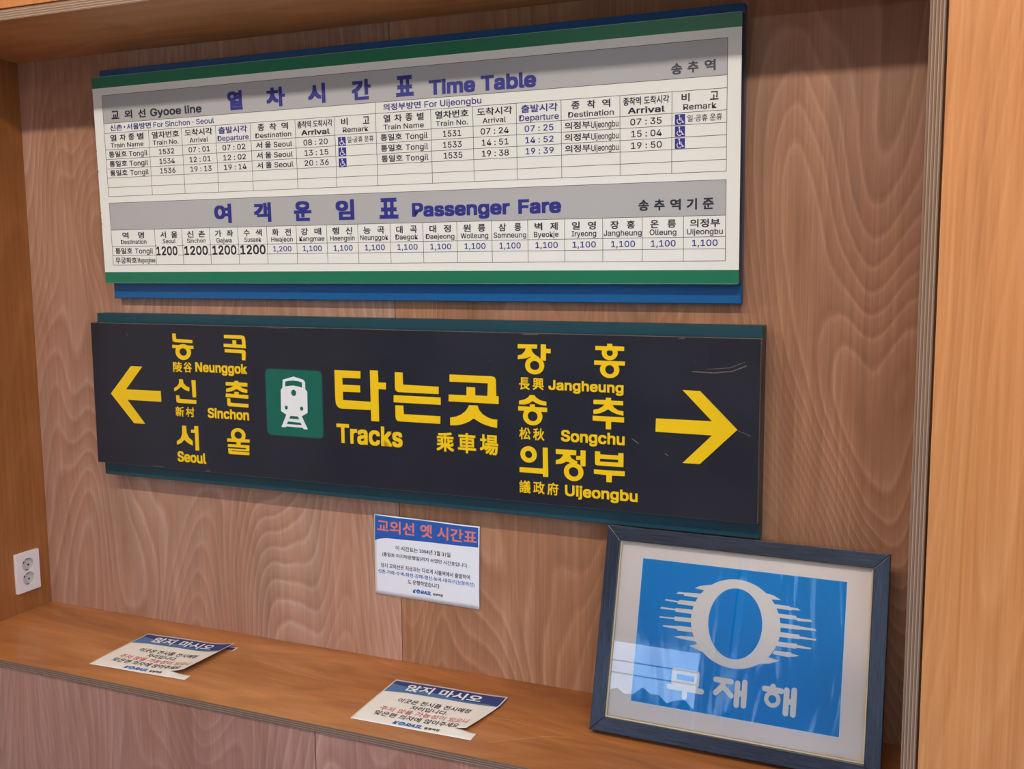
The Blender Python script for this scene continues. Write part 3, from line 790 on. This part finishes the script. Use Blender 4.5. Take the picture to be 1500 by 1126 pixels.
for c in cups:
    bm = bmesh.new(); n = 40
    a = [bm.verts.new((c[0] + CR * cos(2 * pi * i / n), c[1] + CR * sin(2 * pi * i / n), PT - 0.001)) for i in range(n)]
    b_ = [bm.verts.new((c[0] + CR * .93 * cos(2 * pi * i / n), c[1] + CR * .93 * sin(2 * pi * i / n), 0.0008)) for i in range(n)]
    for i in range(n): bm.faces.new([a[i], b_[i], b_[(i + 1) % n], a[(i + 1) % n]])
    bm.faces.new(b_)
    cup = link('socket_cup', to_mesh(bm), sk, M_cup)
    for s in (-1, 1):
        bm = bmesh.new(); ring_bm(bm, (c[0] + s * 0.0095 * 0.8, c[1] - s * 0.0095 * 0.55 + 0.001), (0.0029, 0.0029), None, 0.0009, 0.0012, 20)
        link('pin_hole', to_mesh(bm), cup, M_hole)
    for s in (-1, 1):
        box('earth_clip', (c[0] - 0.0035, c[1] + s * 0.0162 - 0.0016, 0.001), (c[0] + 0.0035, c[1] + s * 0.0162 + 0.0016, 0.0075), M_metal, cup, bev=0.0008)

# ------------------------------------------------------------------ signs
def sign_matrix(x0, y0, z0, lean, gam):
    """local x along the sign, y up the face, z out of the wall"""
    ex = Vector((cos(gam), 0, sin(gam))); u_ = Vector((-sin(gam), 0, cos(gam)))
    uy = u_ * cos(lean) + Vector((0, -1, 0)) * sin(lean); n_ = ex.cross(uy)
    if n_.y > 0: n_ = -n_
    m = Matrix((ex, uy, n_)).transposed().to_4x4(); m.translation = Vector((x0, y0, z0)); return m
COL = {'n': M_navy, 'k': M_black, 'g': M_dgrey, 'y': M_yellow}

# ---- timetable
TW, TH, TB, TF, TDZ, THB = 1.73084, 0.54686, 0.024, 0.05097, 0.04225, 0.61122
tt = thing('station_timetable_sign', 'cream train timetable and fare board with green bands on a blue backing box', 'sign',
           sign_matrix(0.34136, -0.0006, 0.92288, 0.0167416, 0.0019179))
bk = box('backing_box', (0, 0, 0.0), (TW, THB, TB), M_blue, tt, bev=0.0015); bk['label'] = 'blue metal backing box showing above and below the board'
pn = box('board', (0, TDZ, TB + 0.0005), (TW, TDZ + TH, TF - 0.0008), M_boardside, tt, bev=0.001)
pn['label'] = 'dark sided board carrying the printed face'
FZ = TF
bm = bmesh.new(); poly_bm(bm, round_rect(0.0008, 0.0008, TW - 0.0008, TH - 0.0008, 0.003), -0.0012, 0.0); fm = to_mesh(bm)
FM = Matrix.Translation((0, TDZ, FZ))
face = link('printed_face', fm, tt, M_board, FM)
bm = bmesh.new(); poly_bm(bm, rect(0.0008, 0.5169, TW - 0.0008, TH - 0.001), None, 0.0) if False else poly_bm(bm, rect(0.0008, 0.5169, TW - 0.0008, TH - 0.0012), 0, 0.00015)
link('green_band', to_mesh(bm), tt, M_green, FM)
bm = bmesh.new(); poly_bm(bm, rect(0.0008, 0.0012, TW - 0.0008, 0.0303), 0, 0.00015); link('green_band', to_mesh(bm), tt, M_green, FM)
XL, XR = 0.0325, 1.7015
for v0, v1 in ((0.4245, 0.4975), (0.1430, 0.2153)):
    bm = bmesh.new(); poly_bm(bm, rect(XL, v0, XR, v1), 0, 0.00012); link('header_band', to_mesh(bm), tt, M_grey, FM)
bm = bmesh.new(); lw = 0.0010
def ln(x0, y0, x1, y1):
    poly_bm(bm, rect(x0 - lw / 2, y0 - lw / 2, x1 + lw / 2, y1 + lw / 2), 0.0001, 0.00028)
def hl(v, a=XL, b=XR): ln(a, v, b, v)
def vl(u, a, b): ln(u, a, u, b)
hl(0.4975); hl(0.4245); vl(XL, 0.2325, 0.4975); vl(XR, 0.2325, 0.4975)
hl(0.3992 - 0.0002, XL, XR)
for v in (0.3554, 0.3305, 0.3056, 0.2814, 0.2563, 0.2325): hl(v)
for u in (0.1843, 0.2935, 0.4026, 0.5106, 0.6448, 0.7583, 1.0192, 1.1265, 1.2334, 1.3397, 1.4734, 1.5866): vl(u, 0.2325, 0.3990)
vl(0.8727, 0.2325, 0.4245)
for v in (0.2153, 0.1430): hl(v)
hl(0.0991); hl(0.0743); hl(0.0491); vl(XL, 0.0491, 0.2153); vl(XR, 0.0491, 0.2153)
for u in (0.1833, 0.2749, 0.3657, 0.4556, 0.5450, 0.6342, 0.7234, 0.8124, 0.9020, 0.9905, 1.0793, 1.1681, 1.2570, 1.3453, 1.4336, 1.5228, 1.6126): vl(u, 0.0491, 0.1430)
gl_ = link('grid_lines', to_mesh(bm), tt, M_line, FM); gl_['kind'] = 'stuff'
for a, b, c, d in ((187.2, 71.6, 257.5, 99.6), (280, 70.9, 357, 99.4), (371.3, 70.8, 447.8, 98.4), (461, 70.2, 539.5, 98.2)):
    bm = bmesh.new(); poly_bm(bm, round_rect(a / 1e3, b / 1e3, c / 1e3, d / 1e3, 0.001, 2), 0.0002, 0.00042); s_ = link('price_sticker', to_mesh(bm), tt, M_sticker, FM)
for line_ in TT_TXT.strip().split('\n'):
    s, a, b, c, d, cw = line_.split('|')
    a, b, c, d = (float(q) / 1e3 for q in (a, b, c, d))
    z = 0.0006 if s == '1200' else 0.0004
    link('lettering', text_mesh(s, WGT[cw[1]], a, b, c, d, z), tt, COL[cw[0]], FM)
# wheelchair symbols, white on navy squares
sq = bmesh.new(); poly_bm(sq, rect(0, 0, 0.0216, 0.0212), 0.0002, 0.00035); sqm = to_mesh(sq)
wc = bmesh.new(); k = 0.0216
def stroke(bm, pts, wd, z0, z1, caps=True, n=10):
    """thick polyline: a box per segment and a disc at each joint"""
    for i in range(len(pts) - 1):
        a, b = Vector(pts[i]), Vector(pts[i + 1]); d = (b - a).normalized(); p = Vector((-d.y, d.x)) * wd / 2
        poly_bm(bm, [tuple(a - p), tuple(b - p), tuple(b + p), tuple(a + p)], z0, z1 + 0.00003 * (i + 1))
    for i, q in enumerate(pts):
        if caps or 0 < i < len(pts) - 1: ring_bm(bm, q, (wd / 2, wd / 2), None, z0, z1 + 0.00001 * i, n)
z0, z1 = 0.0003, 0.00055
ring_bm(wc, (0.44 * k, 0.86 * k), (0.075 * k, 0.075 * k), None, z0, z1, 12)
stroke(wc, [(0.44 * k, 0.74 * k), (0.47 * k, 0.44 * k), (0.68 * k, 0.44 * k), (0.78 * k, 0.18 * k), (0.88 * k, 0.22 * k)], 0.075 * k, z0, z1, n=8)
stroke(wc, [(0.46 * k, 0.62 * k), (0.66 * k, 0.60 * k)], 0.06 * k, z0, z1, n=8)
stroke(wc, [(0.45 * k + 0.23 * k * cos(math.radians(t)), 0.33 * k + 0.22 * k * sin(math.radians(t))) for t in range(135, 351, 24)], 0.065 * k, z0, z1, n=8)
wcm = to_mesh(wc)
sqm.materials.append(M_navy); wcm.materials.append(M_white)
for u, v in ((766.3, 329.0), (766.3, 304.5), (766.3, 279.2), (1593, 331.3), (1593, 307), (1593, 282.4)):
    mm = FM @ Matrix.Translation((u / 1e3, v / 1e3, 0))
    s_ = link('wheelchair_symbol', sqm, tt, None, mm)
    link('pictogram', wcm, s_)
# chips on the left edge of the board
for u, v in ((0.0006, 0.355), (0.0005, 0.30), (0.0009, 0.19), (0.0006, 0.172), (0.001, 0.16)):
    bm = bmesh.new(); rr = 0.0012 + 0.0012 * random.random()
    poly_bm(bm, [(u + rr * cos(t) * (0.7 + 0.5 * random.random()), v + 1.6 * rr * sin(t) * (0.7 + 0.5 * random.random())) for t in [i * pi / 4 for i in range(8)]], 0.0002, 0.0004)
    link('paint_chip', to_mesh(bm), tt, M_wear, FM)

# ---- tracks sign
BW, BH, BB, BF, BDZ, BHB = 1.83335, 0.39190, 0.040, 0.06334, 0.03870, 0.45545
bs = thing('tracks_direction_sign', 'charcoal platform direction sign with yellow Korean lettering and two arrows', 'sign',
           sign_matrix(0.28917, -0.0016, 0.42595, -0.0033683, 0.0002))
q = box('backing_box', (0, 0, 0), (BW, BHB, BB), M_teal, bs, bev=0.0015); q['label'] = 'dark teal metal backing box showing above and below'
b2 = box_bm(0, BDZ, BB + 0.0005, BW, BDZ + BH, BF, 0.0012, 1)
me = to_mesh(b2); me.materials.append(M_charcoal); me.materials.append(M_wear)
for p in me.polygons:
    n_ = p.normal
    if max(abs(n_.x), abs(n_.y), abs(n_.z)) < 0.98: p.material_index = 1
q = link('board', me, bs); q['label'] = 'charcoal face board with worn edges'
BM = Matrix.Translation((0, BDZ, BF))
parts_ = {}
for l in BS_POLY.strip().split('\n'):
    n_, p = l.split('|'); parts_.setdefault(n_, []).append(p)
def put_poly(bm, p, z0, z1):
    if p[:4] in ('ring', 'disc'):
        t = p.split(); c = [float(v) / 1e3 for v in t[1].split(',')]; r = [float(v) / 1e3 for v in t[2:]]
        ring_bm(bm, c, (r[0], r[1]), (r[2], r[3]) if p[:4] == 'ring' else None, z0, z1)
    else: poly_bm(bm, [tuple(float(v) / 1e3 for v in t.split(',')) for t in p.split()], z0, z1)
for n_, ps in parts_.items():
    if n_ in ('panel', 'body', 'rails', 'win', 'arrow'): continue
    bm = bmesh.new()
    for i, p in enumerate(ps): put_poly(bm, p, -0.0002, 0.0018 + i * 0.00002)
    link('lettering', to_mesh(bm), bs, M_yellow, BM)
for p in parts_['arrow']:
    bm = bmesh.new(); put_poly(bm, p, -0.0002, 0.0018); link('arrow', to_mesh(bm), bs, M_yellow, BM)
for line_ in BS_TXT.strip().split('\n'):
    s, a, b, c, d, cw = line_.split('|')
    a, b, c, d = (float(q) / 1e3 for q in (a, b, c, d))
    link('lettering', text_mesh(s, {'2': 0.016, '3': 0.022}[cw[1]], a, b, c, d, 0.0014, thick=0.0014), bs, M_yellow, BM)
bm = bmesh.new(); poly_bm(bm, round_rect(0.5825, 0.1120, 0.7575, 0.2865, 0.014), 0, 0.0006)
pb = link('train_pictogram', to_mesh(bm), bs, M_pictoedge, BM); pb['label'] = 'green rounded square with a white front-view train on rails'
bm = bmesh.new(); poly_bm(bm, round_rect(0.5855, 0.1150, 0.7545, 0.2835, 0.012), 0.0006, 0.0011); link('green_panel', to_mesh(bm), pb, M_picto)
bm = bmesh.new()
for n_ in ('body', 'rails'):
    for p in parts_[n_]: put_poly(bm, p, 0.0011, 0.0016 if n_ == 'body' else 0.00155)
link('train_shape', to_mesh(bm), pb, M_white)
bm = bmesh.new()
for p in parts_['win']:
    bm = bmesh.new(); put_poly(bm, p, 0.0016, 0.0019); link('opening', to_mesh(bm), pb, M_picto)
# scratches and paint chips of the face
for pts, wd in (([(1.69, 0.318), (1.735, 0.317), (1.775, 0.322), (1.803, 0.334)], 0.0022), ([(1.72, 0.324), (1.77, 0.329), (1.80, 0.342)], 0.0012), ([(1.765, 0.205), (1.80, 0.193), (1.815, 0.187)], 0.0012),
                ([(1.558, 0.165), (1.572, 0.156)], 0.002), ([(1.632, 0.137), (1.640, 0.133)], 0.0015), ([(0.128, 0.366), (0.131, 0.358)], 0.002), ([(1.30, 0.3885), (1.335, 0.389)], 0.002),
                ([(0.20, 0.004), (0.235, 0.0035)], 0.0015), ([(0.38, 0.003), (0.392, 0.0035)], 0.003), ([(1.66, 0.388), (1.672, 0.3885)], 0.002), ([(0.60, 0.389), (0.66, 0.3888)], 0.001)):
    bm = bmesh.new(); stroke(bm, pts, wd, 0.0, 0.00015, n=6); link('scratch_mark', to_mesh(bm), bs, M_wear, BM)

# ------------------------------------------------------------------ papers
PW, PH = 0.297, 0.210
def sheet(name, parent, surf, u0, v0, u1, v1, mat, z=0.0, nu=30, nv=16, top=None, bot=None):
    """grid patch of a sheet; top/bot give the upper and lower outline v(u)"""
    V, Fc = [], []
    for j in range(nv + 1):
        for i in range(nu + 1):
            u = u0 + (u1 - u0) * i / nu
            a = bot(u) if bot else v0; b = top(u) if top else v1
            V.append(tuple(surf(u, a + (b - a) * j / nv) + Vector((0, 0, z))))
    for j in range(nv):
        for i in range(nu):
            a = j * (nu + 1) + i; Fc.append((a, a + 1, a + nu + 2, a + nu + 1))
    me = bpy.data.meshes.new(name); me.from_pydata(V, [], Fc)
    for p in me.polygons: p.use_smooth = True
    o = link(name, me, parent, mat)
    return o
def thicken(o, t=0.0003):
    m = o.modifiers.new('thickness', 'SOLIDIFY'); m.thickness = t; m.offset = -1
def tline(parent, s, cx, v, hgt, mat, surf, wgt=0.012, z=0.0004, width=None, shear=0.0):
    _, _, asp = glyph(s, wgt, shear)
    wd = width or asp * hgt
    return link('lettering', text_mesh(s, wgt, cx - wd / 2, v, cx + wd / 2, v + hgt, z, surf, shear), parent, mat)
def logo(parent, cx, v, h, surf, total=0.048):
    """the operator's word mark: K, a globe for the O, RAIL, then the station name"""
    x = cx - total / 2 - 0.014
    def wd(s, x, w_, m, hh=h, vv=v, sh=0.25): link('lettering', text_mesh(s, 0.03, x, vv, x + w_, vv + hh, 0.0005, surf, sh), parent, m)
    wd('K', x, h * 1.05, M_logo)
    P = []
    for k, (r, m, z) in enumerate(((h * 0.60, M_logo, 0.0005), (h * 0.36, M_logol, 0.0007))):
        me = bpy.data.meshes.new('globe'); n = 24; c = (x + h * 1.72, v + h * 0.5 + (k * -h * 0.12))
        me.from_pydata([tuple(surf(c[0] + r * cos(2 * pi * i / n) * 1.1, c[1] + r * sin(2 * pi * i / n)) + Vector((0, 0, z))) for i in range(n)], [], [tuple(range(n))])
        link('globe_mark', me, parent, m)
    wd('RAIL', x + h * 2.45, h * 3.3, M_logo)
    wd('일영역장', x + h * 6.2, h * 3.1, M_black, h * 0.72, v + h * 0.05, 0.0)

# on the wall
pw = thing('wall_notice', 'white printed sheet with coral heading on blue band taped to back wall', 'paper',
           sign_matrix(1.1414 + 0.0030 - 0.21 * sin(0.0142) * 0, -0.0012, 0.38123 - 0.21, 0.0, -0.0141675))
def s_wall(u, v):
    a = u / PW; b = v / PH
    return Vector((u, v, 0.0009 + 0.0022 * sin(a * 5.0 + 0.6) ** 2 * (0.4 + b) + 0.004 * max(0, a - 0.93) / 0.07 * (1 - b) * 0.5 + 0.0015 * sin(b * 3.1)))
o = sheet('sheet', pw, s_wall, 0, 0, PW, PH, M_paper); thicken(o)
def wbot(u):
    a = u / PW
    return PH * (0.665 + 0.055 * min(1, a / 0.12) ** 0.6 + (0.035 * max(0, a - 0.12)))
sheet('blue_band', pw, s_wall, 0.0022, 0, PW - 0.003, 0, M_pblue, 0.0003, 40, 6, top=lambda u: PH - 0.003, bot=wbot)
tline(pw, '교외선 옛 시간표', PW * 0.505, PH * 0.785, 0.0335, M_pcoral, s_wall, 0.022, 0.0006, width=0.281)
for s, v, x0, x1, m in (('이 시간표는 2004년 3월 31일', 0.585, 0.213, 0.735, M_black), ('(통일호 마지막운행일)까지 쓰였던 시간표입니다.', 0.483, 0.08, 0.90, M_black),
                  ('당시 교외선은 지금과는 다르게 서울역에서 출발하여', 0.348, 0.065, 0.915, M_black), ('신촌-가좌-수색-화전-강매-행신-능곡-대곡구간(경의선)', 0.263, 0.035, 0.957, M_logo),
                  ('도 운행하였습니다.', 0.182, 0.325, 0.635, M_black)):
    tline(pw, s, PW * (x0 + x1) / 2, PH * v, 0.0122, m, s_wall, 0.012, width=PW * (x1 - x0))
logo(pw, PW * 0.50, PH * 0.083, 0.0092, s_wall)

# on the bench: the right edge lifts off and has torn along the bottom
def torn_sheet(parent, surf, flat, tu, tv, mat, nu=44, nl=5, nh=24):
    """one sheet with a tear running in from the right edge at height tv, as far as u = tu"""
    us = sorted(set([i / nu for i in range(nu + 1)] + [tu]))
    V, Fc = [], []
    def row(b, f):
        r = []
        for a in us: V.append(tuple(f(a * PW, b * PH))); r.append(len(V) - 1)
        return r
    low = [row(tv * j / nl, flat) for j in range(nl + 1)]
    edge = []
    for k, a in enumerate(us):
        if a <= tu + 1e-9: edge.append(low[-1][k])
        else: V.append(tuple(surf(a * PW, tv * PH))); edge.append(len(V) - 1)
    high = [edge] + [row(tv + (1 - tv) * j / nh, surf) for j in range(1, nh + 1)]
    for R in (low, high):
        for j in range(len(R) - 1):
            for k in range(len(us) - 1): Fc.append((R[j][k], R[j][k + 1], R[j + 1][k + 1], R[j + 1][k]))
    me = bpy.data.meshes.new('sheet'); me.from_pydata(V, [], Fc)
    for p in me.polygons: p.use_smooth = True
    o = link('sheet', me, parent, mat); thicken(o); return o
def bench_notice(x, y, r, label, shift, lift, lift_u, tear_u, tear_v, wave, corner=False):
    """origin at the sheet's bottom-left corner; local x along its width, local y away from the viewer"""
    ex = Vector((cos(r), sin(r), 0)); ey = Vector((-sin(r), cos(r), 0))
    o = Vector((x, y, 0)) - ey * PH
    m = Matrix((ex, ey, Vector((0, 0, 1)))).transposed().to_4x4(); m.translation = o
    root = thing('bench_notice', label, 'paper', m, 'printed notices taped to the bench')
    def ripple(a, b): return 0.0012 + wave * (0.5 + 0.5 * sin(a * 9 + b * 4)) * 0.5
    def surf(u, v):
        a, b = u / PW, v / PH
        k = max(0.0, (a - lift_u) / (1 - lift_u)); k = k * k
        return Vector((u - shift(b) * k, v, 0.0006 + ripple(a, b) + lift(b) * k))
    def base(u, v): return Vector((u, v, 0.0007 + ripple(u / PW, v / PH) * 0.35))
    def low(u, v):     # strip below the tear: taped down along the bottom, joined to the sheet above up to the tear
        g = (v / PH / tear_v) ** 1.3 * max(0.0, 1 - max(0.0, u / PW - tear_u) / 0.09)
        return base(u, v).lerp(surf(u, v), min(1.0, g))
    def both(u, v): return low(u, v) if v / PH < tear_v else surf(u, v)
    torn_sheet(root, surf, low, tear_u, tear_v, M_paperw)
    if corner:   # a corner of the old sheet still taped down
        cn = lambda u, v: Vector((u, v, 0.0006))
        q = sheet('torn_corner', root, cn, PW - 0.026, PH - 0.022, PW, PH, M_paperw, 0.0, 2, 2); thicken(q)
        sheet('torn_corner_print', root, cn, PW - 0.026, PH - 0.022, PW - 0.003, PH - 0.008, M_pnavy, 0.0003, 2, 2)
    lb = lambda u: PH * (0.665 + 0.058 * min(1, max(0.0, u / PW) / 0.2) ** 0.6 - 0.004 * max(0, u / PW - 0.2))
    nb = lambda u: max(lb(u) + 0.001, PH * (0.885 - 0.20 * (u / PW) + 0.055 * (u / PW) ** 2 + 0.006 * sin(u / PW * 16)))
    sheet('light_band', root, surf, 0.004, 0, PW - 0.003, 0, M_psteel, 0.0003, 40, 4, top=lambda u: PH * 0.93, bot=lb)
    sheet('dark_band', root, surf, 0.004, 0, PW - 0.003, 0, M_pnavy, 0.00045, 40, 6, top=lambda u: PH - 0.007, bot=nb)
    tline(root, '앉지 마시오', PW * 0.49, PH * 0.765, 0.0345, M_white, surf, 0.026, 0.0009, width=0.197)
    for s, v, hh, x0, x1, mt in (('이곳은 전시품 전시예정', 0.492, 0.0205, 0.20, 0.83, M_black), ('자리입니다.', 0.378, 0.0190, 0.355, 0.67, M_black),
                             ('주저 앉을 가능성이 있으니', 0.262, 0.0200, 0.135, 0.91, M_pred), ('맞은편 의자에 앉아주세요.', 0.146, 0.0205, 0.135, 0.885, M_black)):
        tline(root, s, PW * (x0 + x1) / 2, PH * v, hh, mt, surf, 0.012, 0.0006, width=PW * (x1 - x0))
    logo(root, PW * 0.50, PH * 0.040, 0.0125, both, 0.066)
    return root
bench_notice(0.4705, -0.09424, 0.0429, 'torn paper notice on the bench nearest the power socket, right edge curling up',
             lambda b: 0.010 + 0.014 * (1 - b), lambda b: 0.010 + 0.004 * (1 - b), 0.62, 0.80, 0.115, 0.0022, True)
bench_notice(1.26188, -0.10355, 0.0232, 'paper notice on the bench below the taped wall sheet, lower right corner buckled',
             lambda b: 0.032 * max(0, 1 - b * 1.3) ** 1.2, lambda b: 0.009 * max(0, 1 - b * 0.8), 0.62, 0.86, 0.150, 0.0016)

# ------------------------------------------------------------------ framed poster leaning on the wall
lean, psi = 0.28831, -0.01389
ex = Vector((cos(psi), sin(psi), 0)); bk_ = Vector((-sin(psi), cos(psi), 0))
uy = Vector((0, 0, 1)) * cos(lean) + bk_ * sin(lean); nz_ = ex.cross(uy)
FT = 0.034
m = Matrix((ex, uy, nz_)).transposed().to_4x4(); m.translation = Vector((1.79023, -0.18701, FT * sin(lean) + 0.0004))
fp = thing('framed_poster', 'blue safety poster in a charcoal wood frame leaning beneath the direction sign', 'picture', m)
FW, FH, FB = 0.5961, 0.4398, 0.0315
K_ = 0.990
# four mitred bars; z=0 is the front face
def bar(p0, p1, q1, q0, mat, rot):
    prof = []
    bm = bmesh.new()
    zs = (-FT, 0.0)
    vo = [[bm.verts.new((x, y, z)) for z in zs] for x, y in (p0, p1, q1, q0)]
    bm.faces.new([v[1] for v in vo]); bm.faces.new([v[0] for v in vo][::-1])
    for i in range(4):
        j = (i + 1) % 4; bm.faces.new([vo[i][0], vo[j][0], vo[j][1], vo[i][1]])
    bmesh.ops.recalc_face_normals(bm, faces=bm.faces[:])
    bmesh.ops.bevel(bm, geom=[e for e in bm.edges if all(v.co.z > -0.001 for v in e.verts)], offset=0.0014, segments=2, affect='EDGES', profile=0.5)
    return link('frame_bar', to_mesh(bm), fp, mat)
o4 = [(0, 0), (FW, 0), (FW, FH), (0, FH)]; i4 = [(FB, FB), (FW - FB, FB), (FW - FB, FH - FB), (FB, FH - FB)]
for i, mt in enumerate((M_frx, M_fry, M_frx, M_fry)):
    j = (i + 1) % 4; bar(o4[i], o4[j], i4[j], i4[i], mt, 0)
fi = 0.0028
for i in range(4):
    j = (i + 1) % 4
    c = Vector((FW / 2, FH / 2))
    a_, b_ = Vector(i4[i]), Vector(i4[j]); ia = a_ + Vector((fi if a_.x < c.x else -fi, fi if a_.y < c.y else -fi)); ib = b_ + Vector((fi if b_.x < c.x else -fi, fi if b_.y < c.y else -fi))
    bm = bmesh.new(); poly_bm(bm, [tuple(a_), tuple(b_), tuple(ib), tuple(ia)], -0.012, -0.006); link('inner_fillet', to_mesh(bm), fp, M_fillet)
box('glass_pane', (FB - 0.002, FB - 0.002, -0.0105), (FW - FB + 0.002, FH - FB + 0.002, -0.0085), M_glass, fp)
box('mat_board', (FB - 0.003, FB - 0.003, -0.0150), (FW - FB + 0.003, FH - FB + 0.003, -0.0130), M_mat, fp)
box('backing_board', (FB - 0.004, FB - 0.004, -FT + 0.004), (FW - FB + 0.004, FH - FB + 0.004, -0.0155), M_boardside, fp)
pu0, pv0, pu1, pv1 = 0.0837, 0.0722, 0.5147, 0.3752
bm = bmesh.new(); poly_bm(bm, rect(pu0 - 0.0022, pv0 - 0.0022, pu1 + 0.0022, pv1 + 0.0012), -0.0130, -0.01285)
link('white_border', to_mesh(bm), fp, M_white)
bm = bmesh.new(); poly_bm(bm, rect(pu0, pv0, pu1, pv1), -0.01285, -0.0126); ps_ = link('blue_poster', to_mesh(bm), fp, M_poster)
ZP = -0.0126
bm = bmesh.new()
ring_bm(bm, (0.2945 * 1.0, 0.2625), (0.0940, 0.0912), (0.0567, 0.0727), ZP, ZP + 0.00012, 64)
for l in EMBLEM.strip().split('\n'):
    poly_bm(bm, [tuple(float(v) / 1e3 * K_ for v in t.split(',')) for t in l.split()], ZP, ZP + 0.00010)
em = link('speeding_ring_emblem', to_mesh(bm), fp, M_cream); em['label'] = 'cream ring with speed lines streaming from both sides'
def rst(name, groups, wd=0.0112):
    bm = bmesh.new()
    for gi, g in enumerate(groups):
        if g[0] == 'ring': ring_bm(bm, g[1], g[2], g[3], ZP, ZP + 0.0006, 32)
        else: stroke(bm, [(a / 1e3 * K_, b / 1e3 * K_) for a, b in g], wd, ZP, ZP + 0.0001 + 0.00007 * gi, n=14)
    link(name, to_mesh(bm), fp, M_cream)
rst('lettering', [[(176, 150), (225, 150), (225, 127), (176, 127), (176, 150)], [(166, 116), (237, 116)], [(201, 115), (201, 99)]])
rst('lettering', [[(266, 146), (298, 146)], [(283, 146), (281, 134), (267, 119)], [(282, 134), (300, 118)], [(312, 145), (312, 101)], [(327, 149), (327, 102)], [(312, 125), (327, 125)]])
rst('lettering', [[(385, 150), (385, 147)], [(368, 143.5), (402, 143.5)], ['ring', (0.3812, 0.1235), (0.0165, 0.0165), (0.0082, 0.0080)], [(413, 147), (413, 101)], [(428, 149), (428, 101)], [(413, 125), (428, 125)]])
